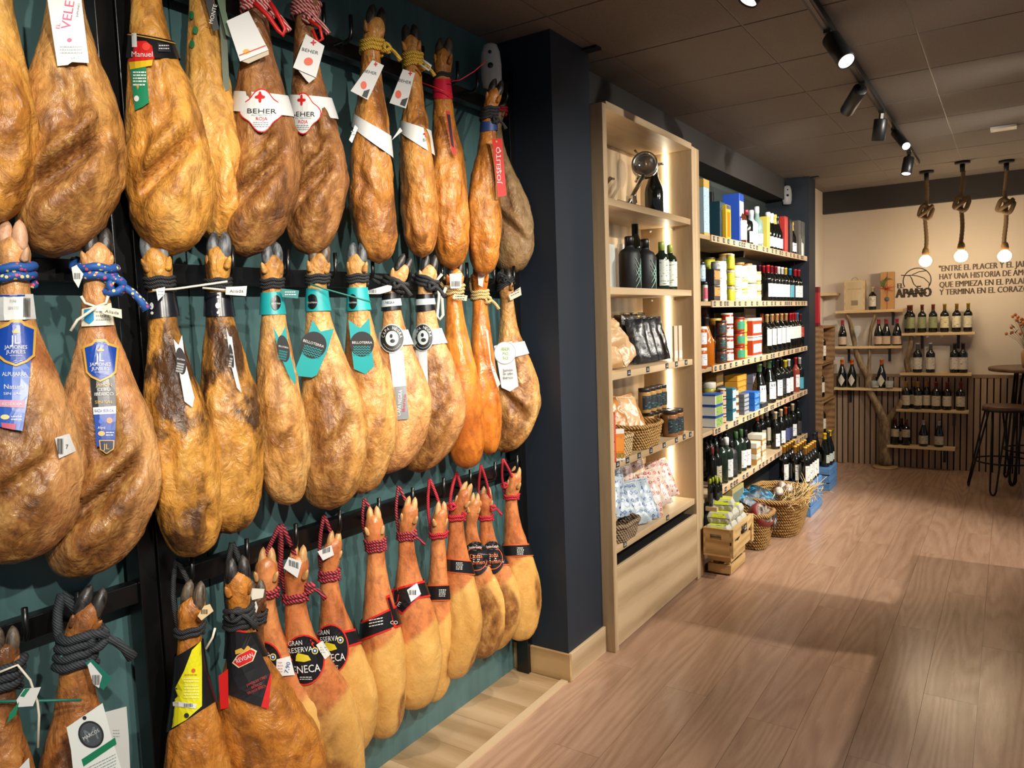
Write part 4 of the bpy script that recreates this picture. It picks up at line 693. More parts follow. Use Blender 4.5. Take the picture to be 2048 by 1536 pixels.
# ================================================================== goods: builders
M_glass_d = mat('bottle_glass_dark', '0d100e', .08, spec=.7); M_glass_g = mat('bottle_glass_green', '16241a', .08, spec=.7)
M_clear = mat('clear_glass', 'd6e0de', .04, alpha=.22, spec=.6)
M_rose = mat('rose_glass', '8a3a30', .08, spec=.7)
def label_mat(name, paper, ink, sc=1.0):
    if name in MATS: return MATS[name]
    m, t, b = nt(name); v = coords(t, (30 * sc, 30 * sc, 95 * sc)); n = noise_n(t, v, 1.2, 2); w = N(t, 'ShaderNodeTexWave', bands_direction='Z'); w.inputs['Scale'].default_value = 22 * sc; v2 = coords(t); t.links.new(v2, w.inputs['Vector'])
    k = N(t, 'ShaderNodeMath', operation='MULTIPLY'); t.links.new(ramp(t, n, [(.56, (0, 0, 0)), (.62, (1, 1, 1))]), k.inputs[0]); t.links.new(w.outputs['Fac'], k.inputs[1])
    t.links.new(mixc(t, k.outputs[0], paper, ink), b.inputs['Base Color']); b.inputs['Roughness'].default_value = .5; return m
SHAPES = dict(
    bordeaux=[(.0001, .003), (.9, 0), (1, .02), (1, .60), (.98, .64), (.80, .69), (.50, .74), (.37, .79), (.36, .955), (.42, .957), (.42, .985), (.36, 1.0), (.0001, 1.0)],
    burgundy=[(.0001, .003), (.9, 0), (1, .02), (1, .42), (.95, .50), (.80, .58), (.60, .67), (.42, .77), (.36, .83), (.35, .955), (.41, .957), (.41, .985), (.35, 1.0), (.0001, 1.0)],
    champagne=[(.0001, .003), (.9, 0), (1, .02), (1, .46), (.93, .53), (.74, .61), (.52, .70), (.40, .80), (.36, .90), (.44, .92), (.45, .97), (.38, 1.0), (.0001, 1.0)],
    spirit=[(.0001, .003), (.94, 0), (1, .02), (1, .58), (.9, .66), (.5, .72), (.38, .76), (.38, .97), (.34, 1.0), (.0001, 1.0)],
    oil=[(.0001, .003), (.94, 0), (1, .02), (1, .66), (.85, .73), (.45, .78), (.40, .82), (.40, .98), (.34, 1.0), (.0001, 1.0)])
CAPF = dict(bordeaux=.80, burgundy=.82, champagne=.74, spirit=.84, oil=.82)
CACHE = {}
def bottle_meshes(shape, R, H, glass, cap, paper, z0, z1, arc, ink):
    key = (shape, R, H, glass, cap, paper, z0, z1, arc, ink)
    if key in CACHE: return CACHE[key]
    P = SHAPES[shape]; pr = [(max(r * R, .0001), z * H) for r, z in P]
    out = [('glass', MB().lathe(pr, 14).mesh('glass', glass))]
    cf = CAPF[shape]; zs = [z for r, z in P]; rs = [r for r, z in P]
    cp = [(interp(zs, rs, cf + .002) * R * 1.06, cf * H)] + [(r * R * 1.07, z * H) for r, z in P if z > cf + .004 and r > .01] + [(.0001, H * 1.003)]
    out.append(('capsule', MB().lathe(cp, 12).mesh('capsule', flat(cap, .35) if isinstance(cap, str) else cap)))
    if paper:
        ra = R * 1.012; n = 9; a = math.radians(arc)
        lp = [(interp(zs, rs, z0 + (z1 - z0) * k / 3) * ra, (z0 + (z1 - z0) * k / 3) * H) for k in range(4)]
        out.append(('label', MB().lathe(lp, n, a0=-a, a1=a).mesh('label', label_mat('label_%s_%s' % (paper, ink), paper, ink))))
    CACHE[key] = out; return out
def bottle(loc, label, shape='bordeaux', R=.037, H=.30, glass=None, cap='7a1a24', paper='e6e2d8', z0=.16, z1=.50, arc=75, ink='5a5550', rz=0, group=None, cat='bottle', name='wine_bottle'):
    o = thing(name, loc, label, cat, group, rz)
    for nm, me in bottle_meshes(shape, R, H, glass or M_glass_d, cap, paper, z0, z1, arc, ink): obj(nm, me, o)
    return o
def jar(loc, label, R=.04, H=.10, fill='c98a3a', lid='c9a24a', paper='e8e4d4', group=None, rz=0, stripe=None):
    key = ('jar', R, H, fill, lid, paper, stripe)
    if key not in CACHE:
        m = [('glass', MB().lathe([(.0001, .002), (R * .93, 0), (R, .006), (R, H * .80), (R * .9, H * .87), (.0001, H * .87)], 16).mesh('glass', mat('jar_' + fill, fill, .12, spec=.7)))]
        m.append(('lid', MB().lathe([(R * .94, H * .85), (R * .98, H * .86), (R * .98, H * .985), (R * .94, H), (.0001, H)], 16).mesh('lid', flat(lid, .3))))
        if paper: m.append(('label', MB().lathe([(R * 1.012, H * .14), (R * 1.012, H * .70)], 12, a0=-1.5, a1=1.5).mesh('label', label_mat('label_%s_%s' % (paper, stripe or '3a8a8a'), paper, stripe or '3a8a8a', 1.4))))
        CACHE[key] = m
    o = thing('jar', loc, label, 'jar', group, rz)
    for nm, me in CACHE[key]: obj(nm, me, o)
    return o
def carton(loc, label, w, d, h, col, face=None, group=None, rz=0, name='gift_box', cat='box', window=None, top=None, ink='777777'):
    """box standing on its base; w along the shelf (local y), d deep (local x), printed front towards +x"""
    key = ('box', w, d, h, col, face, window, top, ink)
    if key not in CACHE:
        m = [('carton', MB().box(-d / 2, d / 2, -w / 2, w / 2, 0, h).mesh('carton', flat(col)))]
        if face: m.append(('front_print', MB().box(d / 2, d / 2 + .001, -w * .44, w * .44, h * face[1], h * face[2]).mesh('front_print', label_mat('label_%s_%s' % (face[0], ink), face[0], ink))))
        if window: m.append(('window', MB().box(d / 2, d / 2 + .0015, -w * .28, w * .32, h * .1, h * .8).mesh('window', flat(window, .2))))
        if top: m.append(('edge_band', MB().box(-d / 2 - .001, d / 2 + .001, -w / 2 - .001, w / 2 + .001, h * .86, h + .001).box(-d / 2 - .001, d / 2 + .001, -w / 2 - .001, w / 2 + .001, -.0, h * .09).mesh('edge_band', flat(top))))
        CACHE[key] = m
    o = thing(name, loc, label, cat, group, rz)
    for nm, me in CACHE[key]: bevel(obj(nm, me, o), .0015, 1)
    return o
# ================================================================== display cabinet
CF, CB_, CY0, CY1 = -1.54, -1.86, 3.12, 4.40
cab = thing('display_cabinet', (-1.7, 3.76, 0), 'tall oak display cabinet with lit open shelves beside the navy pillar', 'cabinet'); cl = Vector(cab.location)
def cb(name, x0, x1, y0, y1, z0, z1, m, parent=None, bv=.0015): o = bx(name, x0, x1, y0, y1, z0, z1, m, parent or cab); o.location -= cl; return bevel(o, bv, 1) if bv else o
cb('side_panel', -1.90, CF, 3.125, 3.165, 0, 2.56, M_oak); cb('side_panel', -1.90, CF, 4.262, 4.315, 0, 2.56, M_oak); cb('filler_panel', -1.90, CF - .004, 4.318, 4.395, 0, 2.56, M_oak)
cb('top_panel', -1.90, CF, 3.165, 4.262, 2.54, 2.575, M_oaky); cb('back_panel', -1.90, CB_, 3.165, 4.262, .05, 2.54, M_oak)
CS = [2.148, 1.738, 1.335, .908, .50]
for i, z in enumerate(CS): cb('shelf', CB_, CF - .012, 3.166, 4.261, z - .034, z, M_oaky)
cb('drawer_front', CF - .02, CF - .002, 3.168, 4.30, .02, .405, M_oaky); cb('plinth', -1.86, CF - .03, 3.17, 4.26, .0, .40, mat('plinth_black', '0b0b0c', .6))
M_led = mat('led_diffuser', 'ffffff', .4, emit='fff3d6', es=24)
for z0, z1 in zip([.50, .908, 1.335, 1.738, 2.148], [.872, 1.30, 1.703, 2.113, 2.538]):
    o = cb('led_strip', -1.705, -1.693, 4.250, 4.2615, z0 + .004, z1 - .003, M_led, None, 0)
    o = cb('led_strip', -1.705, -1.693, 3.1655, 3.177, z0 + .004, z1 - .003, M_led, None, 0)
tagm = MB().box(-.002, .0, -.018, .018, -.014, .014).mesh('price_tag', mat('slate_tag', '2c3236', .4)); tagp = MB().box(.0, .0006, -.012, .012, -.006, -.001).box(.0, .0006, -.010, .008, .003, .006).mesh('chalk_print', flat('aeb6b8'))
def price(parent, y, x, z, base):
    o = obj('price_tag', tagm, parent, Vector((x, y, z)) - Vector(base)); obj('chalk_print', tagp, o); return o
for z, ys in ((1.335, (3.37, 3.60, 3.86, 4.00, 4.15)), (.908, (3.22, 3.33, 3.47, 3.62, 3.80, 3.98, 4.10, 4.20)), (.50, (3.28, 3.83))):
    for y in ys: price(cab, y, CF - .0095, z - .012, cl)
for z in (2.10, 1.69):
    for x in (-1.66, -1.80): MB().lathe([(.008, 0), (.008, .012), (.0001, .013)], 8, Matrix.Translation((x, 4.262, z)) @ Matrix.Rotation(math.pi / 2, 4, 'X')).build('shelf_pin', flat('c9c4b8', .3), cab, -cl)
# ---- what stands in it
STEEL = mat('polished_steel', 'c9c9c6', .18, 1.0)
hs = thing('ham_stand', (-1.70, 3.72, 2.148), 'polished steel ham carving stand with clamp ring on the top cabinet shelf', 'ham stand')
MB().box(-.09, .09, -.32, .36, 0, .022).build('base_board', STEEL, hs); MB().tube([(0, -.02, .02), (0, .10, .12), (0, .22, .22)], .012, 10).build('arm', STEEL, hs)
Mr = Matrix.Translation((0, .24, .28)) @ Matrix.Rotation(.35, 4, 'Z') @ Matrix.Rotation(math.pi / 2 - .15, 4, 'X'); MB().lathe([(.058, -.022), (.072, -.024), (.074, 0), (.072, .024), (.058, .022), (.056, 0), (.058, -.022)], 28, Mr).build('clamp_ring', STEEL, hs)
for a in (0, 2.1, 4.2): MB().tube([Mr @ Vector((.066 * math.cos(a), .066 * math.sin(a), 0)), Mr @ Vector((.105 * math.cos(a), .105 * math.sin(a), 0))], .007, 8).build('clamp_screw', STEEL, hs)
MB().tube([(0, -.26, .02), (0, -.26, .09), (0, -.25, .12), (0, -.2, .15)], .011, 10).tube([(0, -.2, .15), (0, -.16, .152)], .007, 8).build('prong', STEEL, hs); MB().box(-.02, .02, .03, .07, .02, .09).tube([(0, .05, .09), (0, .10, .11), (0, .11, .06)], .008, 8).build('clamp_block', STEEL, hs)
bottle((-1.72, 4.13, 2.148), 'fat dark bottle with dark red diamond label behind the ham stand', 'champagne', .055, .34, cap='3a1418', paper=None, name='large_bottle')
o = bpy.data.objects[-1] if False else None
z = CS[1]
for i, (y, x) in enumerate(((3.29, -1.66), (3.36, -1.74), (3.43, -1.78))): bottle((x, y, z), 'black bottle in red and white carrier, %s from the pillar' % ORD[i], 'oil', .036, .29, cap='17181b', paper='b3282c', z0=.05, z1=.52, arc=85, ink='d8c070', group='red carrier bottles')
for i, y in enumerate((3.60, 3.80)): 
    b_ = bottle((-1.64, y, z), 'matt black oil bottle with white lattice print, %s' % ('left of two' if i == 0 else 'right of two'), 'oil', .056, .27, glass=mat('matt_black_glass', '14181c', .5), cap='101214', paper=None, name='oil_bottle')
    m_ = MB()
    for k in (-1, 0, 1):
        for q in (-1, 1): m_.tube([(.0575 * math.cos(a), .0575 * math.sin(a), .08 + k * .03 + q * .045 * u) for u, a in ((-1, -.6), (-.5, -.3), (0, 0), (.5, .3), (1, .6))], .0018, 5)
    m_.build('lattice_print', flat('a9d0c4'), b_)
bottle((-1.77, 3.97, z), 'tall magnum wine bottle at the back of the second cabinet shelf', 'bordeaux', .052, .40, cap='14161a', paper=None, name='magnum_bottle')
for i, y in enumerate((3.93, 4.01, 4.13)): bottle((-1.63 if i else -1.60, y, z), 'green bottle with pale landscape label, %s of three' % ('left', 'middle', 'right')[i], 'oil', .040, .26, glass=M_glass_g, cap='9aa84a', paper='cfd4cc', z0=.08, z1=.62, arc=85, ink='5a7a4a')
def box_card(y, w, h, i): carton((-1.80, y, z), 'pale display card standing behind the oil bottles, %s' % i, w, .02, h, 'c9cbc6', cat='card', name='display_card')
box_card(3.70, .10, .25, 'left one'); box_card(3.88, .07, .26, 'right one')
# bags -------------------------------------------------------------
def bag_mat(name, base, c, c2, sc=26):
    if name in MATS: return MATS[name]
    m, t, b = nt(name); v = coords(t); ck = N(t, 'ShaderNodeTexVoronoi', distance='MANHATTAN'); ck.inputs['Scale'].default_value = sc; ck.inputs['Randomness'].default_value = .15; t.links.new(v, ck.inputs['Vector'])
    k = ramp(t, ck.outputs['Distance'], [(.15, c), (.19, base), (.33, base), (.37, c), (.52, c), (.56, base)]); n = noise_n(t, v, 5, 2); k2 = ramp(t, n, [(.58, (0, 0, 0)), (.62, (1, 1, 1))])
    t.links.new(mixc(t, k2, k, c2), b.inputs['Base Color']); b.inputs['Roughness'].default_value = .3; b.inputs['Specular IOR Level'].default_value = .7; bump(t, b, noise_n(t, v, 22, 4, .6, 1), .5, .01); return m
B_blue = bag_mat('bag_blue_tile', 'a9b6c0', '1c5294', 'a8b2b8', 34); B_red = bag_mat('bag_red_tile', 'd0bdb2', 'a62c3c', 'cdb08c', 34)
B_clear = bag_mat('bag_bread', 'c7a077', 'e3d6c4', 'b58a5c', 12); B_blk = bag_mat('bag_black', '15181c', '2b3138', '101215', 9); B_yel = bag_mat('bag_yellow_black', '1b1a16', 'c9a227', '14130f', 7); B_brn = bag_mat('bag_snack', 'b0763a', 'd8c8b0', '8a5a30', 14)
B_straw = bag_mat('bag_breadstick', 'c9a378', 'dbc29c', 'b28a5e', 9); B_teal = bag_mat('bag_dark_teal', '1c3a4a', '2f86b8', '16262e', 8)
def bag(loc, label, w, h, t_, m, rz=0, lean=.2, roll=0, group=None, name='snack_bag', cat='bag'):
    """crumpled pillow pouch standing or lying; local: width along y, height along z, front +x"""
    sd = sum(map(ord, label)) % 97; vs_ = []; nu, nv = 14, 18
    for sgn in (1, -1):
        for j in range(nv + 1):
            for i in range(nu + 1):
                u, v = i / nu * 2 - 1, j / nv * 2 - 1; puff = (max(0, 1 - abs(u) ** 3.0) ** .6) * (max(0, 1 - abs(v) ** 3.5) ** .6)
                k = noise.fractal(Vector((u * 1.7 + sd, v * 2.1, sgn * 2)), 1, 2, 3); x = sgn * (t_ / 2 * puff * (1 + .35 * k)) + .006 * k * (1 - puff)
                vs_.append((x, u * w / 2 * (1 - .06 * abs(v) * puff + .03 * k), (v + 1) / 2 * h * (1 + .02 * k)))
    q = (nu + 1) * (nv + 1); fs = [(s_ * q + j * (nu + 1) + i, s_ * q + j * (nu + 1) + i + 1, s_ * q + (j + 1) * (nu + 1) + i + 1, s_ * q + (j + 1) * (nu + 1) + i) for s_ in (0, 1) for j in range(nv) for i in range(nu)]
    M = Matrix.Rotation(-lean, 4, 'Y') @ Matrix.Rotation(roll, 4, 'X'); vs_ = [M @ Vector(p) for p in vs_]; mz = min(p.z for p in vs_); vs_ = [p - Vector((0, 0, mz)) for p in vs_]
    root = thing(name, loc, label, cat, group, rz); MB().add(vs_, fs, 0, True).build('pouch', m, root)
    e = [M @ Vector((0, u * w / 2, h)) - Vector((0, 0, mz)) for u in (-.98, -.5, 0, .5, .98)]; MB().tube(e, [.004, .006, .005, .006, .004], 6).build('sealed_edge', m, root); return root
z = CS[2]
for i, (y, zz) in enumerate(((3.33, z), (3.36, z + .10))): bag((-1.66, y, zz), 'clear bag of breadsticks, %s of the pile by the pillar' % ('lower', 'upper')[i], .26, .17, .11, B_straw, lean=.55, rz=-.4, group='breadstick bags')
bag((-1.67, 3.66, z), 'clear bag with printed corner leaning right of the breadsticks', .20, .20, .08, B_clear, lean=.5, roll=.3)
for i, y in enumerate((3.80, 3.90, 3.99, 4.06)): bag((-1.66, y, z), 'glossy black snack bag, %s of the row on the third cabinet shelf' % ORD[i], .11, .25, .045, B_blk, lean=.25, roll=.12, rz=-.7, group='black snack bags')
for i, y in enumerate((3.92, 4.04, 4.13)): bag((-1.79, y, z), 'black and yellow bag at the back of the third shelf, %s' % ORD[i], .12, .28, .05, B_yel, lean=.1, group='black and yellow bags')
for i, y in enumerate((4.06, 4.13)): carton((-1.58, y, z), 'beige sleeve with round window, %s one, third cabinet shelf' % ('left', 'right')[i], .05, .012, .20, 'cbb49c', name='product_sleeve', cat='sleeve', face=('e6dccb', .08, .3))
# wicker -----------------------------------------------------------
def wicker_mat(name, a, b_):
    if name in MATS: return MATS[name]
    m, t, b = nt(name); v = coords(t, rnd=False); w = N(t, 'ShaderNodeTexWave', bands_direction='DIAGONAL'); w.inputs['Scale'].default_value = 30; w.inputs['Distortion'].default_value = 3; w.inputs['Detail'].default_value = 2; t.links.new(v, w.inputs['Vector'])
    t.links.new(ramp(t, w.outputs['Fac'], [(.15, a), (.75, b_)]), b.inputs['Base Color']); b.inputs['Roughness'].default_value = .7; bump(t, b, w.outputs['Fac'], .9, .006); return m
M_wick = wicker_mat('wicker_tan', '6b4a22', 'bd9352'); M_wickp = wicker_mat('wicker_pale', '8a6f48', 'd0b88a'); M_wickg = wicker_mat('wicker_grey', '5e4a38', '9a8468')
def basket(loc, label, a, b_, h, m, flare=1.25, rings=9, rz=0, name='wicker_basket'):
    """coiled basket: stacked cane rings on a rounded-rectangle plan, plus base and rim"""
    o = thing(name, loc, label, 'basket', None, rz); n = 40; rad = h / rings * .62
    def ring(k, z): return [(math.copysign(abs(math.cos(t)) ** .6, math.cos(t)) * a / 2 * k, math.copysign(abs(math.sin(t)) ** .6, math.sin(t)) * b_ / 2 * k, z + .003 * math.sin(9 * t + z * 90)) for t in [2 * math.pi * i / n for i in range(n)]]
    B = MB()
    for j in range(rings): B.tube(ring(lerp(1 / flare, 1, (j / rings) ** .8), rad + j * h / rings), rad, 6, closed=True)
    B.build('coiled_wall', m, o); MB().tube(ring(1.01, h), rad * 1.3, 8, closed=True).build('rim', m, o)
    p = [(x, y) for x, y, _ in ring(1 / flare, 0)]; MB().prism(p, .001, .012).build('base', m, o); return o
z = CS[3]
def word(o, txt, d, y, zc, h, m, w=None):
    v, f, wd = text_geo(txt); k = h if w is None else w / wd; MB().add([(d, p[0] * k + y, p[1] * h + zc) for p in v], f).build('lettering', m, o)
o = carton((-1.575, 3.20, z), 'red snack box with stacked black letters at the cabinet side', .042, .035, .24, 'b8402c', face=('c9523a', .05, .95), name='snack_box', rz=-.8)
for k, ch_ in enumerate('RKS'): word(o, ch_, .0195, 0, .115 - k * .045, .034, flat('1d1d20'), .026)
o = carton((-1.565, 3.262, z), 'orange snack box with white top and green lettering', .05, .03, .15, 'cf7a22', face=('d88a30', .3, .75), name='snack_box', rz=-.8, top='d9d6cc'); word(o, 'RIO', .0175, 0, .024, .030, flat('2f8a4a'), .044)
basket((-1.63, 3.37, z), 'small pale wicker basket of dark packets at the shelf front', .14, .16, .10, M_wickp, 1.15, 8)
bag((-1.64, 3.36, z + .03), 'orange and navy packet standing in the small basket', .10, .21, .05, bag_mat('bag_orange_navy', 'd17a28', '1d2a44', 'd88a34', 5), lean=.35)
basket((-1.66, 3.66, z), 'tan wicker basket of clear snack bags, fourth cabinet shelf', .24, .32, .12, M_wick, 1.2, 8)
for i, (y, r_) in enumerate(((3.56, .2), (3.66, -.1), (3.75, .15))): bag((-1.67, y, z + .04), 'clear bag of browned snacks in the tan basket, %s' % ('left', 'middle', 'right')[i], .13, .23, .06, (B_brn, B_clear, B_brn)[i], lean=.45, roll=r_, rz=-.5, group='snack bags in the tan basket')
for i, y in enumerate((3.98, 4.06, 4.14, 4.215)): jar((-1.72, y, z), 'jar of nuts in the back bottom row, %s from the left' % ORD[i], .036, .14, 'a8814e', '2a2522', '22262b', 'nut jars')
for i, y in enumerate((3.93, 4.01, 4.09, 4.17)): jar((-1.72, y + .01, z + .142), 'jar of nuts stacked on top at the back, %s from the left' % ORD[i], .036, .14, 'a8814e', '2a2522', '22262b', 'nut jars')
for i, y in enumerate((4.03, 4.12)): jar((-1.605, y, z), 'wide jar of dark nuts at the shelf front, %s' % ('left', 'right')[i], .043, .15, '8a5a34', '2a2522', '22262b', 'nut jars')
z = CS[4]
for i, (y, x, zz, l_, r_) in enumerate(((3.50, -1.78, .13, .35, .15), (3.63, -1.77, .13, .35, .1), (3.77, -1.78, .13, .3, .12), (3.91, -1.77, .13, .3, .08), (3.78, -1.63, .0, .5, -.15), (3.93, -1.62, .01, .5, .2), (4.05, -1.63, .03, .45, .18), (4.12, -1.66, .02, .4, .2))):
    bag((x, y, z + zz), 'red tile-patterned bag, %s one of the %s row' % (('first', 'second', 'third', 'fourth')[i % 4], ('back', 'front')[i // 4]), .145, .22, .058, B_red, lean=l_, roll=r_, rz=-.75, group='red tile-patterned bags')
for i, (y, x, zz, l_, r_) in enumerate(((3.33, -1.75, .17, .5, .1), (3.46, -1.70, .13, .5, -.1), (3.30, -1.66, .10, .6, -.3), (3.43, -1.62, .07, .7, .2), (3.57, -1.60, .0, .6, .15), (3.68, -1.60, .0, .55, .1))):
    bag((x, y, z + zz), 'blue tile-patterned bag, %s from the pillar side' % ORD[i], .145, .23, .058, B_blue, lean=l_, roll=r_, rz=-.75, group='blue tile-patterned bags')
basket((-1.64, 3.33, z), 'low grey wicker tray holding breadsticks, lowest cabinet shelf', .22, .27, .085, M_wickg, 1.2, 6)
bag((-1.65, 3.32, z + .02), 'clear bag of short breadsticks lying in the grey tray', .22, .17, .09, B_straw, lean=.5, roll=.2)
# ================================================================== long bottle shelving
US = [2.074, 1.672, 1.266, .868, .462]; UX0, UX1, UY0, UY1 = -1.88, -1.535, 4.40, 7.195
unit = thing('wall_shelving', (-1.72, 5.8, 0), 'long wall shelving of five oak boards on black brackets', 'shelving'); ul = Vector(unit.location)
def ub(name, x0, x1, y0, y1, z0, z1, m, bv=.001): o = bx(name, x0, x1, y0, y1, z0, z1, m, unit); o.location -= ul; return bevel(o, bv, 1) if bv else o
ub('back_panel', -1.90, -1.885, UY0, UY1, 0, 2.55, mat('shelving_back', '27302f', .45))
rt = random.Random(3)
for z in US:
    for y0, y1 in ((UY0, 5.62), (5.63, UY1)):
        ub('shelf_board', UX0, UX1 - .012, y0, y1, z - .026, z, M_oaky)
        ub('price_rail', UX1 - .012, UX1, y0 + (.18 if y0 < 5 else 0), y1, z - .036, z + .006, wood('rail_oak', 'd8b996', 'c2a07a', 'y', 1, .5, .04))
    for y in (4.46, 5.60, 7.16): ub('bracket', UX0, UX1 - .10, y - .012, y + .012, z - .075, z - .027, M_satin)
    y = UY0 + .22
    while y < UY1 - .06:
        price(unit, y, UX1 + .0022, z - .014, ul); y += rt.uniform(.05, .17)
ub('upright', UX0 - .004, UX0 + .02, 5.58, 5.62, 0, 2.5, M_satin)
def yx(px, z, x): # along-shelf position of a picture column at board height
    lo, hi = UY0, 8.4
    for _ in range(40):
        m = (lo + hi) / 2; p = Vector((x, m, z)) - EYE; cx = p.x * AX[0] + p.y * AY[0] + p.z * AZ[0]; cz = p.x * AX[2] + p.y * AY[2] + p.z * AZ[2]
        if CX + F * cx / cz < px: lo = m
        else: hi = m
    return (lo + hi) / 2
SH = ['top shelf of the long shelving', 'second shelf of the long shelving', 'third shelf of the long shelving', 'fourth shelf of the long shelving', 'lowest shelf of the long shelving']
CN = {}
def lab(desc, i, row='front'): 
    k = (desc, i, row); CN[k] = CN.get(k, 0) + 1; n = CN[k]
    return '%s, %s such from the left, %s row, %s' % (desc, ORD[min(n - 1, 19)], row, SH[i].replace(' of the long shelving', ''))
COLN = {'7a1a24': 'dark red', 'b8202c': 'red', 'e6e6e4': 'white', 'd8b24a': 'gold', 'c9a06a': 'tan', '17181b': 'black', 'c9582a': 'orange', '5a2440': 'purple', '2a8ab0': 'blue', 'd9c81e': 'yellow', '9fb02a': 'lime', 'd9c9a6': 'cream', 'd86a2a': 'orange', '3a5a34': 'green'}
def wine(px, i, cap='7a1a24', paper='e6e2d8', x=-1.60, shape='bordeaux', R=.037, H=.30, z0=.14, z1=.5, ink='6a6560', glass=None, row='front', what='wine bottle'):
    d = '%s-capped %s' % (COLN.get(cap, 'dark'), what) + ('' if not paper else ' with %s label' % {'e6e2d8': 'white', 'dfe3e6': 'white', 'd8cfa8': 'cream', '2b3350': 'blue', 'b23a30': 'red', '3f4a7a': 'violet', 'c9cdd0': 'grey', '46a0b4': 'teal', '2a2d30': 'black', 'b9b09a': 'beige', 'e6e6e0': 'white'}.get(paper, 'pale'))
    return bottle((x, yx(px, US[i], x), US[i]), lab(d, i, row), shape, R, H, glass, cap, paper, z0, z1, 70, ink, 0, 'bottles on the long shelving')
def at(px, i, x=-1.60, dz=0): return (x, yx(px, US[i], x), US[i] + dz)
# top shelf
i = 0
carton(at(1405, i, -1.63), 'pale blue gift box with gold ends next to the cabinet', .10, .06, .36, 'a9c8dc', name='gift_box', top='cda95a', face=('b9d6e6', .1, .85), ink='7fa8c4')
carton(at(1431, i, -1.63), 'dark teal bottle box with window, top shelf', .10, .10, .25, '1d4352', window='15191c', face=('41616e', .82, .97))
carton(at(1444, i, -1.60), 'bright yellow bottle box with window, top shelf', .10, .09, .23, 'e0b01a', window='c97a14', face=('5a5c60', .88, .99))
for k, (px, x) in enumerate(((1467, -1.64), (1462, -1.77))): carton(at(px, i, x), 'tall royal blue bottle box, %s of two' % ('front', 'rear')[k], .10, .12, .35, '1a3f96', face=('dfe6f0', .55, .85))
carton(at(1508, i, -1.82), 'tall black box at the back of the top shelf', .10, .09, .36, '15191c'); carton(at(1494, i, -1.83), 'grey-green box at the back of the top shelf', .16, .06, .29, '3d4a44')
bottle(at(1480, i), 'amber spirit bottle with cream label beside the blue box', 'spirit', .048, .30, mat('amber_glass', '4a2412', .1), 'c9c4b8', 'd9cdb4', .1, .55, name='spirit_bottle')
bottle(at(1492, i, -1.62), 'round dark bottle with large burgundy stopper, top shelf', 'spirit', .052, .27, None, '6e1a26', 'd8d0bc', .1, .4, 45, name='spirit_bottle')
bottle(at(1503, i, -1.60), 'clear spirit bottle with pale blue label', 'spirit', .046, .27, mat('pale_glass', '9fb4b8', .06), 'c9ced0', 'b9cfdc', .05, .55, name='spirit_bottle'); bottle(at(1514, i, -1.62), 'clear tall-necked spirit bottle with orange mark', 'spirit', .046, .32, mat('pale_glass2', '7f9892', .06), 'd8dcdc', 'c9d6d4', .12, .35, ink='d0682e', name='spirit_bottle')
carton(at(1527, i, -1.60), 'yellow gold bottle box, top shelf', .08, .08, .25, 'c2b04a', face=('cfc060', .1, .9))
for px, cap, pp in ((1536, 'e6e6e4', 'c9cdd0'), (1543, 'e6e6e4', 'c9cdd0'), (1549, 'd8b24a', 'dfe3e6'), (1555, '17181b', 'dfe3e6')): wine(px, i, cap, pp, shape='champagne', R=.043, H=.30, what='sparkling bottle', z0=.1, z1=.36)
for px, cap in ((1531, 'e6e6e4'), (1545, 'e6e6e4')): wine(px, i, cap, None, -1.74, 'champagne', .043, .31, row='back', what='sparkling bottle')
carton(at(1562, i), 'red bottle box with gold band, top shelf', .10, .09, .30, 'b02a26', face=('c9443a', .1, .95)); carton(at(1572, i), 'black bottle box beside the red one', .09, .09, .29, '2a2526', face=('4a4244', .1, .9))
for px in (1578, 1583): wine(px, i, 'd8b24a', 'dfe3e6', shape='champagne', R=.043, H=.29, what='sparkling bottle', z0=.1, z1=.36)
for k, px in enumerate((1590, 1597)): carton(at(px, i), 'grey bottle box, %s of the pair near the far end' % ('left', 'right')[k], .10, .09, .31, '5b5853', face=('6b6862', .3, .6))
carton(at(1608, i), 'teal gift box at the far end of the top shelf', .16, .09, .27, '3f7f80', window='20282a'); bottle(at(1601, i, -1.57), 'small white bottle in front of the teal box', 'oil', .028, .16, flat('d9dad6', .3), 'c9cdd0', None)
# second shelf
i = 1
for k in (0, 1): jar(at(1404, i, -1.60, k * .125), 'slim pale blue grinder jar, %s of the stack by the cabinet' % ('lower', 'upper')[k], .024, .12, '8fb0c8', '25282b', 'b9d6e6', 'grinder jars')
jar(at(1410, i, -1.57), 'small pink-labelled grinder jar', .018, .12, 'c9c4b8', '25282b', 'c8405e')
for k in (0, 1): carton(at(1421, i, -1.60, k * .105), 'black box with orange food picture, %s of two' % ('lower', 'upper')[k], .115, .09, .10, '1d1a1c', face=('d8904a', .35, .9), name='food_box', ink='2a1c14')
for k in range(4): jar(at(1438, i, -1.60, k * .066), 'white round tub, %s from the bottom of its stack' % ORD[k], .05, .065, 'e6ebea', 'eef0ee', 'e9eeee', 'white tubs')
for k, px in enumerate((1419, 1433)): jar(at(px, i, -1.70, .215), 'jar of yellow peppers on a stack, %s' % ('left', 'right')[k], .042, .085, 'b9b42a', '4a3a20', 'c9cf5a')
for k in range(3): jar(at(1453, i, -1.60, k * .108), 'white bean jar with teal label, %s from the bottom' % ORD[k], .047, .105, 'd9b98a', 'c9a860', 'bfe0de', 'bean jars'); jar(at(1462, i, -1.56, k * .108), 'small yellow-labelled jar, %s from the bottom' % ORD[k], .026, .098, 'd9cf1e', 'b9b4a6', 'e6e21e', 'yellow jars')
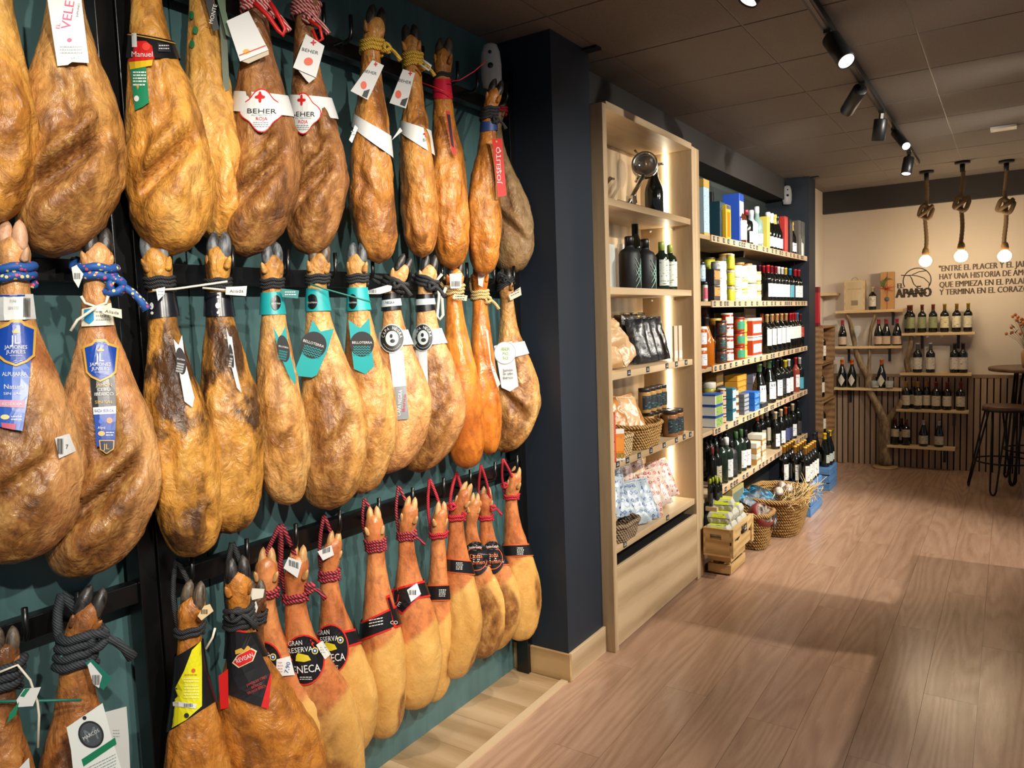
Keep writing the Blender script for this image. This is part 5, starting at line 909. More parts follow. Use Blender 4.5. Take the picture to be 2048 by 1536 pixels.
for q, px in enumerate((1474, 1485)):
    for k in range(3): jar(at(px, i, -1.60, k * .085), 'preserve jar with teal stripe, column %s, %s from the bottom' % (('one', 'two')[q], ORD[k]), .038, .083, ('d9d2a8', 'd9c93a')[q if k < 2 else 0], 'dcdcd6', 'd9e6e2', 'preserve jars')
for k in range(2): jar(at(1499, i, -1.60, k * .135), 'wide jar of white asparagus, %s' % ('lower', 'upper')[k], .052, .13, 'd6cba0', 'dfdfd9', 'd9e2d6', 'asparagus jars')
for k in range(3): jar(at(1514, i, -1.58, k * .075), 'small amber jar, %s from the bottom, beside the wines' % ORD[k], .032, .073, 'c9a05a', 'c9b98a', 'd9c9a6', 'amber jars')
for k, px in enumerate((1478, 1494)): jar(at(px, i, -1.76, .19), 'brown sauce jar standing high at the back, %s' % ('left', 'right')[k], .045, .12, '9a5a24', 'c9a05a', None)
for px, cap, pp in ((1536, 'b8202c', 'dfe3e6'), (1543, '7a1a24', 'dfe3e6'), (1551, '7a1a24', 'dfe3e6'), (1557, 'e6e6e4', 'dfe3e6'), (1564, 'e6e6e4', 'dfe3e6'), (1571, 'd8b24a', 'dfe3e6'), (1580, '2a8ab0', '46a0b4'), (1590, 'b8202c', 'dfe3e6'), (1597, 'b8202c', 'dfe3e6'), (1604, 'b8202c', 'dfe3e6')): wine(px, i, cap, pp, ink='9aa4a8', H=.29)
for px, cap in ((1519, '5a2440'), (1527, 'b8202c'), (1540, 'b8202c'), (1546, 'b8202c'), (1554, 'b8202c'), (1562, 'e6e6e4')): wine(px, i, cap, 'e6e2d8', -1.71, H=.305, row='back')
# third shelf
i = 2
bottle(at(1412, i, -1.60), 'tall orange sauce bottle with dark cap by the cabinet', 'burgundy', .055, .31, mat('sauce_orange', 'a85a12', .12), '1d1a1c', None, name='sauce_bottle'); bottle(at(1408, i, -1.76), 'large dark oil bottle behind the orange sauce', 'oil', .06, .37, M_glass_g, '4a2018', None, name='oil_bottle')
for k, (px, dz) in enumerate(((1403, 0), (1403, .13))): jar(at(px, i, -1.57, dz), 'honey jar with folded paper collar, %s' % ('lower', 'upper')[k], .035, .125, 'a8501c', 'd9d2c4', 'd0cdd2')
for k in range(2): jar(at(1431, i, -1.66, k * .15), 'dark-labelled jar with gold lid, %s' % ('lower', 'upper')[k], .045, .148, '8a5a24', 'b9963a', '22324a')
carton(at(1421, i, -1.575), 'white card box with orange picture standing at the shelf front', .035, .04, .17, 'dfe3e6', face=('d9a05a', .0, .5), name='food_box')
for k in range(3): jar(at(1443, i, -1.59, k * .095), 'black-banded spread jar, %s from the bottom' % ORD[k], .036, .093, '6a3a20', '2a2522', '2b3036', 'spread jars')
for k in range(4): jar(at(1455, i, -1.59, k * .083), 'white and red striped jar, %s from the bottom' % ORD[k], .040, .081, 'a8301c', 'e6e2d2', 'e9e2d2', 'striped jars', stripe='b8201c')
for k in range(3): jar(at(1478, i, -1.60, k * .10), 'tomato jar with green label, %s from the bottom' % ORD[k], .042, .098, 'c0401a', '7a2a18', '2f8a66', 'tomato jars', stripe='1f6a4c'); jar(at(1487, i, -1.59, k * .092), 'small yellow-green jar, %s from the bottom' % ORD[k], .026, .09, 'd08a1e', '9ab04a', 'd6d94a', 'small green jars')
for k in range(2): carton(at(1503, i, -1.61, k * .145), 'red conserve pack with broad white label, %s' % ('lower', 'upper')[k], .24, .09, .14, 'c0401c', face=('dfe6ea', .22, .68), name='conserve_pack', top='e9e6dc')
o = carton(at(1496, i, -1.80, 0), 'beige wooden case leaning at the back of the third shelf', .30, .05, .36, 'b0a088', name='wooden_case')
carton(at(1470, i, -1.82, 0), 'dark panel box behind the jars, third shelf', .2, .05, .33, '3a3c3a')
for px, cap in ((1534, 'c9a06a'), (1544, 'c9a06a'), (1554, 'c9a06a'), (1563, 'c9a06a'), (1572, 'c9a06a')): wine(px, i, cap, 'e6e6e0', H=.31, z0=.2, z1=.62, ink='b0b4b6')
for px, cap in ((1580, 'b8202c'), (1585, 'b8202c'), (1590, 'b8202c'), (1594, '2a8ab0')): wine(px, i, cap, 'e6e6e0', H=.31, z0=.28, z1=.62, ink='b0b4b6')
for px in (1600, 1606): wine(px, i, '7a1a24', 'b23a30', H=.30, z0=.3, z1=.6, ink='d8905a')
for px, cap in ((1524, 'c9582a'), (1549, 'c9582a'), (1558, 'b8202c'), (1567, 'b8202c')): wine(px, i, cap, 'e6e2d8', -1.71, H=.315, row='back')
# fourth shelf
i = 3
for k in range(3): carton(at(1424, i, -1.60, k * .072), 'white asparagus tin box with blue corner, %s from the bottom' % ORD[k], .15, .10, .07, 'dfe6e2', face=('8fae4a', .1, .9), name='tin_box', ink='2a4fa0', top='2a4fa0')
jar(at(1418, i, -1.68, .0), 'jar of green olives behind the asparagus tins', .05, .27, '8a8a2a', 'b9b4a6', None)
for k in range(4): jar(at(1444, i, -1.59, k * .058), 'brown pate jar, %s from the bottom' % ORD[k], .028, .056, '6a3020', 'c9c4b8', 'c9a080', 'pate jars')
for k in range(3): carton(at(1456, i, -1.59, k * .075), 'teal and white fish tin box, %s from the bottom' % ORD[k], .075, .09, .073, '2a6a80', face=('cfe0dc', .1, .8), name='tin_box', ink='1d3a4a')
for k in range(4): jar(at(1468, i, -1.59, k * .052), 'low brown-lidded jar, %s from the bottom' % ORD[k], .032, .05, '9a7048', '6a4a30', 'd9cdb4', 'low jars')
for k in range(5): carton(at(1481, i, -1.61, k * .03), 'flat grey tin, %s from the bottom of the stack' % ORD[k], .12, .09, .028, '5a6068', name='flat_tin', cat='tin', face=('9aa0a6', .1, .8))
for k in range(3): carton(at(1501, i, -1.60, k * .048), 'bright blue flat box, %s from the bottom' % ORD[k], .13, .10, .046, '1f5fb8', face=('3a7fd0', .1, .8), name='flat_box', ink='dfe6f0')
for k in range(3): carton(at(1472, i, -1.75, .12 + k * .045), 'golden yellow flat box at the back, %s from the bottom' % ORD[k], .24, .10, .043, 'c98f2a', face=('d8a840', .1, .8), name='flat_box')
carton(at(1462, i, -1.78, 0), 'grey pack carrying the yellow boxes, fourth shelf', .26, .14, .118, '4a4a52', name='stack_carton')
for k in range(3): carton(at(1503, i, -1.76, .0 + k * .075), 'violet-grey box with white squares, %s from the bottom' % ORD[k], .18, .08, .073, '6a6878', face=('dcdce0', .2, .8), name='square_box', ink='4a4858')
carton(at(1430, i, -1.80, .2), 'brown and gold box lying on the back stack', .16, .08, .10, '8a6a3a', face=('b08a4a', .1, .9)); carton(at(1430, i, -1.80, 0), 'dark base carton under the brown box', .18, .1, .198, '2d2a2a')
carton(at(1520, i, -1.58), 'dark flat tin pair in front of the magnums', .16, .08, .04, '33383c', name='flat_tin', cat='tin')
for px, cap, pp, R, H in ((1519, '3a5a34', 'c9cdd0', .05, .33), (1538, '3a5a34', 'c9cdd0', .055, .34), (1554, '17181b', 'dfe3e6', .045, .33), (1562, '17181b', '2a2d30', .045, .33), (1570, 'd9c81e', 'dfe3e6', .045, .31), (1577, 'e6e6e4', 'dfe3e6', .042, .31)): wine(px, i, cap, pp, R=R, H=H, shape='burgundy' if R > .046 else 'bordeaux', z0=.1, z1=.5)
wine(1591, i, 'b8202c', 'dfe3e6', H=.31, glass=M_rose); wine(1599, i, 'e6e6e4', '46a0b4', H=.30, z0=.05, z1=.4); wine(1606, i, '3a5a34', 'e6e2d8', H=.32)
for px, cap in ((1530, 'd9c9a6'), (1546, '2a8ab0'), (1560, 'd9c9a6'), (1583, '17181b')): wine(px, i, cap, None, -1.72, H=.33, row='back')
# lowest shelf
i = 4
for px, cap, pp, H in ((1551, 'd9c9a6', 'dfe3e6', .31), (1562, 'd9c9a6', 'dfe3e6', .31), (1571, 'c9582a', '3f4a7a', .31), (1577, '17181b', '2b3350', .30), (1585, 'd9c9a6', 'dfe3e6', .31), (1595, '17181b', '2a2d30', .32), (1603, '17181b', 'dfe3e6', .31), (1609, 'c9a06a', 'b9b09a', .31)): wine(px, i, cap, pp, H=H, z0=.08, z1=.42)
for px, cap in ((1515, 'd86a2a'), (1524, 'd9c9a6'), (1534, 'e6e6e4'), (1545, 'd9c9a6'), (1556, '17181b'), (1568, '17181b')): wine(px, i, cap, 'b9b09a', -1.71, H=.31, row='back')
for k, (px, R, H, g_, cap, pp) in enumerate(((1425, .03, .27, M_glass_d, '6a2a24', None), (1434, .032, .27, M_glass_d, '17181b', 'b9b09a'), (1443, .045, .30, M_glass_g, '17181b', None), (1453, .045, .29, M_glass_g, 'e6e6e4', 'c9cdd0'), (1462, .045, .25, mat('matt_black_glass', '14181c', .5), '17181b', '2a2d30'), (1472, .04, .30, M_glass_g, '3a5a34', None), (1482, .04, .30, M_glass_g, '3a5a34', 'c9cdd0'), (1491, .04, .28, M_glass_d, '17181b', 'c9cdd0'))):
    bottle(at(px, i), 'olive oil bottle, %s from the left on the lowest shelf' % ORD[k], 'oil', R, H, g_, cap, pp, .08, .5, 70, name='oil_bottle', group='olive oil bottles')
for k, px in enumerate((1412, 1420, 1430, 1440, 1451)): bottle(at(px, i, -1.72), 'dark bottle at the back of the lowest shelf, %s from the left' % ORD[k], 'bordeaux', .04, .33, None, '17181b', None, group='dark back bottles')
for q in range(2):
    for k in range(4 if q == 0 else 5): carton(at(1503 + q * 11, i, -1.60, k * .042), 'wooden cheese tray pack, %s from the bottom of the %s stack' % (ORD[k], ('left', 'right')[q]), .11, .11, .040, ('b98a4a', 'd9d2c0')[(k + q) % 2], face=('d8d0bc', .1, .7), name='tray_pack', cat='pack', group='tray packs')
# front-left ledge: little lime-capped bottles
lg = struct(bx('trim_3', -1.535, -1.465, 4.40, 4.72, .395, .42, M_oaky))
for k, (y, x) in enumerate(((4.425, -1.512), (4.475, -1.512), (4.525, -1.512), (4.45, -1.478), (4.50, -1.478))): bottle((x, y, .42), 'small bottle with lime green cap, %s of the %s row' % (ORD[k % 3], ('back', 'front')[k // 3]), 'oil', .0165, .17, None, 'a8bc2a', '2a2d30', .1, .5, group='lime-capped bottles')
# ================================================================== the back wall
BY = 8.36
def wtext(s, px, py, h, m, w=None, bold=0, name='lettering', left=True, z=None):
    v, f, wd = text_geo(s); p = ony(px, py, BY - .003); sx = h if w is None else w / wd; x0 = min(q[0] for q in v)
    vs_ = [(((q[0] - x0) if left else q[0]) * sx, 0, q[1] * h) for q in v]
    o = MB().add(vs_, f).build(name, m, bk, Vector((p.x, BY - .003, p.z if z is None else z)) - Vector(bk.location))
    if bold:
        for dx in (bold, -bold, bold * .5): obj(name, o.data, bk, o.location + Vector((dx, -.0004, 0)))
    return o
Q = flat('6f5d4c', .6); DK = flat('3f362e', .6)
l2w = ony(2046, 541, BY).x - ony(1879, 553, BY).x
for s, py, cut in (('"ENTRE EL PLACER Y EL JAMÓN', 537.5, '"ENTRE EL PLACER Y EL JA'), ('HAY UNA HISTORIA DE AMOR', 553.5, 'HAY UNA HISTORIA DE AM'), ('QUE EMPIEZA EN EL PALADAR', 569.5, 'QUE EMPIEZA EN EL PALA'), ('Y TERMINA EN EL CORAZÓN"', 584.5, 'Y TERMINA EN EL CORAZ')):
    wtext(s, 1879 - (1 if s[0] == '"' else 0), py, .054, Q, l2w * text_geo(s)[2] / text_geo(cut)[2], .0028)
wtext('EL', 1795, 572, .048, DK, .052, .003); wtext('APAÑO', 1792, 587, .088, DK, .305, .007)
lc = ony(1834, 561, BY - .004); r_ = .120; lg_ = MB()
lg_.tube([(r_ * math.cos(a), 0, r_ * math.sin(a)) for a in [math.radians(-28 + i * 236 / 30) for i in range(31)]], .0045, 6)
lg_.tube([(-.14, 0, .06), (-.09, 0, .055), (-.05, 0, .055), (.0, 0, .045), (.06, 0, .02), (.105, 0, -.03), (.1, 0, -.08), (.06, 0, -.095), (.01, 0, -.075), (-.03, 0, -.03), (-.045, 0, .02), (-.06, 0, .05), (-.14, 0, .06)], .004, 6); lg_.tube([(-.04, 0, .06), (.02, 0, .085), (.08, 0, .09)], .004, 6)
lg_.tube([(-.085, 0, -.125), (-.06, 0, -.1), (.07, 0, -.1), (.085, 0, -.125), (-.085, 0, -.125)], .0045, 6); lg_.build('logo_drawing', DK, bk, lc - Vector(bk.location))
# wall shelves with black brackets
def wshelf(px0, px1, py, label, br):
    a, b = ony(px0, py, 8.2), ony(px1, py, 8.2); z = (a.z + b.z) / 2; o = thing('wall_shelf', ((a.x + b.x) / 2, 8.28, z), label, 'shelf', 'pine shelves on the cream wall'); w = (b.x - a.x) / 2
    bevel(MB().box(-w, w, -.085, .038, -.026, 0).build('board', M_board, o), .002, 1)
    for k in br: MB().box(k * w - .012, k * w + .012, .028, .037, -.16, -.026).box(k * w - .012, k * w + .012, -.06, .037, -.034, -.026).build('bracket', M_satin, o)
    return z
zA = wshelf(1670, 1806, 620, 'top left pine wall shelf carrying the gift boxes', (.68,)); zB = wshelf(1668, 1803, 692, 'second left pine wall shelf with burgundy bottles', (-.6, .62)); zC = wshelf(1668, 1803, 776, 'third left pine wall shelf with orange-capped bottles', (-.55,))
zD = wshelf(1803, 1950, 665, 'top right pine wall shelf with a row of six wines', (-.45, .55)); zE = wshelf(1800, 1943, 746, 'second right pine wall shelf with white-labelled wines', ()); zF = wshelf(1792, 1937, 820, 'third right pine wall shelf with seven wines', (.6,)); zG = wshelf(1768, 1910, 893, 'lowest pine wall shelf near the floor', (.7,))
def wl(px, z, label, y=8.25, **kw):
    d = ray(px, 700); 
    lo, hi = -3.0, 1.0
    for _ in range(40):
        m = (lo + hi) / 2; p = Vector((m, y, z + .1)) - EYE; cx = p.x * AX[0] + p.y * AY[0] + p.z * AZ[0]; cz = p.x * AX[2] + p.y * AY[2] + p.z * AZ[2]
        if CX + F * cx / cz < px: lo = m
        else: hi = m
    if kw.pop('raw', 0): return m
    return bottle((m, y, z), label, rz=-math.pi / 2, group='wines on the pine wall shelves', **kw)
wl(1745, zA, 'bottle with pale label between the two gift boxes', H=.225, R=.034, cap='cdb98a', z0=.15, z1=.6, paper='cfc6b4')
BUR = dict(shape='burgundy', H=.265, R=.041, cap='a83a44', paper='c9ad92', z0=.06, z1=.36, ink='a08468')
for k, px in enumerate((1685, 1757, 1772, 1794)): wl(px, zB, 'burgundy bottle with pink label and red cap, %s from the left' % ORD[k], **BUR)
for k, px in enumerate((1684, 1704, 1763)): 
    b_ = wl(px, zC, 'dark bottle with orange cap and white diamond label, %s from the left' % ORD[k], shape='burgundy', H=.285, R=.042, cap='d0661e', paper=None)
    q_ = [(.0432 * math.cos(sg * .8 * (1 - abs(r) / 4)), .0432 * math.sin(sg * .8 * (1 - abs(r) / 4)), .075 + r * .0155) for r in range(-4, 5) for sg in (-1, -.5, 0, .5, 1)]
    MB().add(q_, [(r * 5 + c, r * 5 + c + 1, r * 5 + c + 6, r * 5 + c + 5) for r in range(8) for c in range(4)]).build('diamond_label', flat('cfc6b0'), b_)
for k, (px, pp) in enumerate(((1822, '8f9468'), (1844, '8f9468'), (1866, '8f9468'), (1889, 'e2d8ac'), (1913, 'e0d6b8'), (1936, 'e0d6b8'))): wl(px, zD, ('wine with olive label, %s of three on the top right shelf' % ORD[k]) if k < 3 else ('wine with cream label, %s of three on the top right shelf' % ORD[k - 3]), H=.27, R=.037, cap=('8a4a2c' if k < 3 else 'b08a2a'), paper=pp, z0=.16, z1=.56)
wl(1817, zD, 'wine half hidden behind the leftmost olive-labelled bottle', y=8.31, H=.27, R=.037, cap='8a4a2c', paper='8f9468')
for k, (px, cap) in enumerate(((1835, '8a8a86'), (1861, '8a8a86'), (1909, '3a3430'), (1926, '3a3430'))): wl(px, zE, ('wine with sketched white label, %s of the left pair' if k < 2 else 'wine with lined white label, %s of the right pair') % ('left', 'right')[k % 2], H=.285, R=.040, cap=cap, paper='d2cabb', z0=.12, z1=.52)
for k, (px, cap) in enumerate(((1812, 'c08a3a'), (1836, 'c08a3a'), (1853, 'c08a3a'), (1872, '8a2a24'), (1894, '8a2a24'), (1921, '8a2a24'))): wl(px, zF, 'wine with %s cap on the third right shelf, %s from the left' % (('gold', 'red')[k > 2], ORD[k % 3]), H=.27, R=.038, cap=cap, paper='c9bda0', z0=.14, z1=.5, y=8.25 if k != 2 else 8.29)
wl(1827, zF, 'gold-capped wine in the rear row of the third right shelf', y=8.315, H=.27, R=.036, cap='c08a3a', paper='c9bda0')
for k, px in enumerate((1790, 1812)): wl(px, zG, 'wine with cream and blue label on the lowest shelf, %s' % ('left', 'right')[k], H=.255, R=.038, cap='6a2420', paper='b9a882', z0=.32, z1=.62, ink='4a6a8a')
wl(1803, zG, 'wine behind the two blue-labelled ones on the lowest shelf', y=8.315, H=.255, R=.036, cap='6a2420', paper='b9a882')
for k, px in enumerate((1847, 1878)): wl(px, zG, 'silver-capped wine with sketched label on the lowest shelf, %s' % ('left', 'right')[k], shape='burgundy', H=.255, R=.040, cap='a8a49c', paper='bdb4a4', z0=.1, z1=.42)
# gift boxes on the top left shelf
xa, xb = wl(1689, zA, '', raw=1), wl(1730, zA, '', raw=1); g = thing('wooden_wine_case', ((xa + xb) / 2, 8.28, zA), 'flat wooden wine case with rope handle and printed crest', 'case'); w = (xb - xa) / 2
MB().box(-w, w, -.05, .04, 0, .30).build('case_body', M_board, g); MB().box(-w + .012, w - .012, -.054, -.05, .012, .288).build('lid', wood('pale_pine', 'd0bd9a', 'b9a27a', 'z', 1, .5, .03), g); MB().tube([(.03 * math.cos(a), -.03, .30 + .03 * math.sin(a)) for a in [math.pi * i / 10 for i in range(11)]], .003, 6).build('rope_handle', ROPE['beige'], g)
MB().add([(-w * .3, -.0545, .05), (w * .35, -.0545, .05), (w * .35, -.0545, .10), (-w * .3, -.0545, .10)], [(0, 1, 2, 3)]).build('crest_print', flat('8a7458'), g); MB().add([(-w * .7, -.0545, .21), (w * .7, -.0545, .21), (w * .7, -.0545, .217), (-w * .7, -.0545, .217)], [(0, 1, 2, 3)]).build('print', flat('b08a4a'), g)
xa, xb = wl(1762, zA, '', raw=1), wl(1788, zA, '', raw=1); g = thing('gift_box', ((xa + xb) / 2, 8.27, zA), 'tall tan gift box tied with red ribbon and sprig', 'box'); w = (xb - xa) / 2
MB().box(-w, w, -.05, .04, 0, .365).build('carton', wood('kraft', 'b98a54', 'a87a46', 'z', 1, .6, .02), g); MB().box(-.002, .002, -.0525, -.05, 0, .365).build('ribbon', flat('8a2a20'), g); MB().lathe([(.0001, 0), (.022, 0), (.022, .003), (.0001, .003)], 16, Matrix.Translation((0, -.0535, .10)) @ Matrix.Rotation(math.pi / 2, 4, 'X')).build('seal', flat('5a5a58'), g)
bw = MB(); rr = random.Random(4)
for k in range(10): a = rr.uniform(0, 6.28); bw.tube([(-.02, -.055, .20), (-.02 + .06 * math.cos(a), -.07, .20 + .02 * math.sin(a)), (-.02 + .11 * math.cos(a), -.06, .20 + .05 * math.sin(a))], [.003, .0025, .001], 5)
bw.build('bow', flat('b8401e'), g); lf = MB()
for k in range(6): lf.tube([(-.03, -.055, .21), (-.05 + k * .01, -.065, .25 + .012 * k), (-.06 + k * .022, -.06, .29)], [.002, .006, .001], 5)
lf.build('sprig', flat('5a6a34'), g)
# driftwood tree
def bark():
    m, t, b = nt('driftwood'); v = coords(t, (1, 1, .3), False); n = noise_n(t, v, 30, 5, .6, .6); t.links.new(ramp(t, n, [(.3, '4a3c28'), (.5, '80684a'), (.72, 'a89068')]), b.inputs['Base Color']); b.inputs['Roughness'].default_value = .75; bump(t, b, n, .8, .01); return m
M_bark = bark(); tr = ony(1771, 929, 8.235); t0 = thing('driftwood_tree', (tr.x, 8.24, 0), 'forked driftwood trunk rising between the wall shelves', 'tree trunk')
def limb(pts, rr, name, o=t0, y=8.24): 
    P = [ony(x, q, y) for x, q in pts]; fine = []; fr = []
    for k in range(len(P) - 1):
        for u in (0, .25, .5, .75): fine.append(lerp(P[k], P[k + 1], u) + Vector((noise.noise(P[k] * 9 + Vector((u, 0, 0))) * .006, 0, 0)) - Vector(o.location)); fr.append(lerp(rr[k], rr[k + 1], u) * (1 + .12 * noise.noise(Vector((k + u, 3, 7)) * 2)))
    fine.append(P[-1] - Vector(o.location)); fr.append(rr[-1]); return MB().tube(fine, fr, 12).build(name, M_bark, o)
limb([(1771, 929), (1769, 890), (1770, 850), (1768, 835)], [.062, .055, .052, .055], 'trunk'); limb([(1770, 846), (1755, 810), (1738, 778), (1737, 750), (1722, 730), (1713, 705), (1706, 668), (1699, 640), (1694, 628)], [.042, .036, .034, .038, .030, .026, .024, .018, .016], 'branch'); limb([(1770, 850), (1782, 832), (1798, 812), (1803, 800)], [.036, .032, .027, .022], 'branch'); limb([(1737, 752), (1739, 720), (1739, 690), (1741, 660), (1750, 626)], [.022, .015, .013, .013, .011], 'branch')
MB().lathe([(.0001, 0), (.112, 0), (.115, .006), (.112, .018), (.0001, .018)], 32, Matrix.Translation((0, -.04, 0))).build('round_base', M_oakx, t0)
t1 = thing('driftwood_post', (ony(1818, 745, 8.25).x, 8.25, zE), 'short driftwood post standing on the second right shelf', 'driftwood'); limb([(1817, 744), (1813, 722), (1820, 696), (1823, 676), (1820, 668)], [.026, .025, .022, .020, .012], 'stem', t1, 8.25)
for k, px in enumerate((1752, 1780)):
    x = wl(px, zC, '', raw=1); o = thing('glass_tumbler', (x, 8.21, zC), 'low glass tumbler %s the last orange-capped bottle' % ('left of', 'right of')[k], 'glass'); MB().lathe([(.0001, 0), (.034, 0), (.040, .075), (.038, .075), (.032, .006), (.0001, .006)], 20).build('tumbler', M_clear, o); MB().lathe([(.0001, .007), (.031, .007), (.033, .022), (.0001, .022)], 16).build('wax', flat('d9c9a0'), o)
x = wl(1716, zB, '', raw=1); o = thing('wine_glass', (x, 8.21, zB), 'stemmed wine glass beside the branch on the second left shelf', 'glass'); MB().lathe([(.0001, 0), (.032, 0), (.030, .003), (.005, .008), (.004, .09), (.02, .11), (.034, .15), (.03, .20), (.028, .20), (.031, .15), (.018, .112), (.0001, .10)], 20).build('goblet', M_clear, o)
xa, xb = wl(1848, zE, '', raw=1), wl(1899, zE, '', raw=1); g = thing('white_wine_case', ((xa + xb) / 2, 8.325, zE), 'flat white carton behind the white-labelled wines', 'box'); MB().box(-(xb - xa) / 2, (xb - xa) / 2, -.02, .03, 0, .255).build('carton', flat('cdc6ba', .6), g)
# stacked crates against the wall by the small pillar
M_crate = wood('rustic_crate', 'a07a50', '6b4a2c', 'y', 1.2, .6, .12)
zc = 0.02
for k in range(4):
    h_ = .355; o = thing('wine_crate', (-1.545, 7.78, zc), 'rustic open wine crate, %s of the stack by the pillar' % ('lowest', 'second', 'third', 'topmost')[k], 'crate', 'stacked wine crates'); dx = .012 * (k % 2)
    for nm, a in (('end_board', (-.07 + dx, .075 + dx, -.29, -.272, .001, h_ - .004)), ('end_board', (-.07 + dx, .075 + dx, .272, .29, .001, h_ - .004)), ('bottom_board', (-.07 + dx, .075 + dx, -.272, .272, .001, .018)), ('top_board', (-.07 + dx, .075 + dx, -.272, .272, h_ - .02, h_ - .004)), ('back_board', (-.07 + dx, -.06 + dx, -.272, .272, .018, h_ - .02))): bx(nm, *a, M_crate, o)
    for q, y in enumerate((7.60, 7.72)): bottle((-1.525 + dx, y, zc + .019), 'wine bottle in the %s crate of the stack, %s' % (('lowest', 'second', 'third', 'topmost')[k], ('near', 'far')[q]), H=.29, R=.037, cap=('b8402c', '9a9a94', 'c8401e', '17181b')[k], paper='cfcabc', group='bottles in the crate stack')
    zc += h_
carton((-1.585, 7.56, zc), 'tall kraft box on the crate stack', .06, .07, .33, 'c2a070'); carton((-1.53, 7.57, zc), 'tall red box on the crate stack', .07, .05, .37, 'b0202c', top='6a1420')
sg = struct(bx('trim_4', -1.63, -1.46, 8.18, 8.36, 1.735, 1.757, M_board))
# ================================================================== pendants, stools, bar table
M_bulb = mat('bulb_glass', 'ffffff', .2, emit='ffdca0', es=26); M_rope = rope_mat('hemp_rope', '9a7c54', '5f4a30', 70)
for k, (top, bulb, kn) in enumerate((((1853, 342), (1852, 522), 425), ((1925, 323), (1925, 512), 408), ((2013, 321), (2011, 512), 413))):
    T = onz(*top, ZC); P = ony(*bulb, T.y); zk = ony(top[0], kn, T.y).z; o = thing('pendant_lamp', (T.x, T.y, ZC), 'rope pendant lamp with bare globe bulb, %s of three' % ('left', 'middle', 'right')[k], 'lamp', 'rope pendant lamps'); zb = P.z - ZC
    MB().lathe([(.0001, 0), (.058, 0), (.058, -.018), (.05, -.022), (.0001, -.022)], 24).build('ceiling_rose', M_satin, o); MB().lathe([(.0001, -.02), (.020, -.02), (.018, -.085), (.0001, -.085)], 14).build('stem', M_satin, o)
    zk -= ZC; z1 = zb + .105; B = MB(); st = []
    for q in range(60): u = q / 59; st.append((.006 * math.sin(u * 9 + k), .004 * math.cos(u * 7), lerp(-.08, z1, u)))
    B.tube(st, [.0165 + .002 * math.sin(q * 2.1) for q in range(60)], 10); B.build('rope', M_rope, o)
    kp = [(.052 * math.cos(a) * (1 + .1 * math.sin(2 * a)) * (1 if k != 2 else 1.1), -.028 + .012 * math.sin(a * 2), zk + .052 * math.sin(a) + .012 * math.cos(3 * a)) for a in [2 * math.pi * q / 28 for q in range(28)]]; MB().tube(kp, .018, 10, closed=True).tube([(-.05, -.03, zk - .03), (0, -.05, zk), (.055, -.03, zk + .055)], .017, 10).build('knot', M_rope, o)
    MB().lathe([(.018, z1 + .01), (.026, z1 - .005), (.030, z1 - .03), (.028, z1 - .055), (.0001, z1 - .056)], 18).build('socket', mat('socket_brown', '8a6a42', .6), o)
    MB().lathe([(.0001, -.050), (.022, -.046), (.040, -.032), (.050, -.008), (.050, .010), (.038, .032), (.022, .046), (.018, .055)], 24, Matrix.Translation((0, 0, zb))).build('bulb', M_bulb, o)
    l = bpy.data.lights.new('pendant_light', 'POINT'); l.energy = PENDANT_W; l.color = (1, .80, .56); l.shadow_soft_size = .052; lo = bpy.data.objects.new('pendant_light', l); COL.objects.link(lo); lo.location = (T.x, T.y, P.z - .0)
M_seat = wood('walnut_seat', '6a4a34', '46301f', 'x', 1.0, .4, .05); M_iron = mat('dark_iron', '1a1614', .45, .6)
def hair(o, r_top, r_bot, H, n, wleg, rod=.0075, name='leg', a0=.4):
    for k in range(n):
        a = a0 + 2 * math.pi * k / n; u = Vector((math.cos(a), math.sin(a), 0)); q = Vector((-u.y, u.x, 0)); ft = u * r_bot + Vector((0, 0, .008)); 
        pts = [u * r_top + q * wleg + Vector((0, 0, H)), ft + q * .022 + Vector((0, 0, .03)), ft + q * .012 + Vector((0, 0, .004)), ft, ft - q * .012 + Vector((0, 0, .004)), ft - q * .022 + Vector((0, 0, .03)), u * r_top - q * wleg + Vector((0, 0, H))]; MB().tube(pts, rod, 8).build(name, M_iron, o)
def stool(x, y, label, H=.74, rz=0):
    o = thing('bar_stool', (x, y, 0), label, 'stool', 'bar stools', rz); MB().lathe([(.0001, H - .035), (.16, H - .035), (.165, H - .028), (.165, H - .006), (.158, H), (.0001, H)], 32).build('seat', M_seat, o); MB().lathe([(.150, H - .045), (.168, H - .045), (.168, H - .032), (.150, H - .032), (.150, H - .045)], 32).build('seat_ring', M_iron, o); hair(o, .13, .265, H - .04, 4, .055, a0=-.42)
    MB().tube([(.215 * math.cos(a), .215 * math.sin(a), .26) for a in [2 * math.pi * k / 32 for k in range(32)]], .007, 8, closed=True).build('footrest_ring', M_iron, o)
stool(-.02, 7.55, 'walnut and iron hairpin bar stool in front of the table', .735, .15)
tb = thing('bar_table', (.20, 7.97, 0), 'tall round walnut bar table on iron hairpin legs', 'table'); MB().lathe([(.0001, 1.0), (.35, 1.0), (.355, 1.006), (.355, 1.026), (.35, 1.03), (.0001, 1.03)], 48).build('table_top', M_seat, tb); hair(tb, .15, .26, 1.0, 4, .05, .009, 'leg', .9); MB().tube([(.228 * math.cos(a), .228 * math.sin(a), .30) for a in [2 * math.pi * k / 32 for k in range(32)]], .007, 8, closed=True).build('footrest_ring', M_iron, tb)
vp = onz(2046, 722, 1.03); vz = thing('flower_vase', (vp.x + .02, 7.90, 1.031), 'wrapped vase of dried orange flowers on the bar table', 'vase'); MB().lathe([(.0001, 0), (.034, 0), (.044, .05), (.048, .12), (.040, .15), (.036, .15), (.042, .12), (.0001, .11)], 20).build('vase', flat('a8815a', .7), vz)
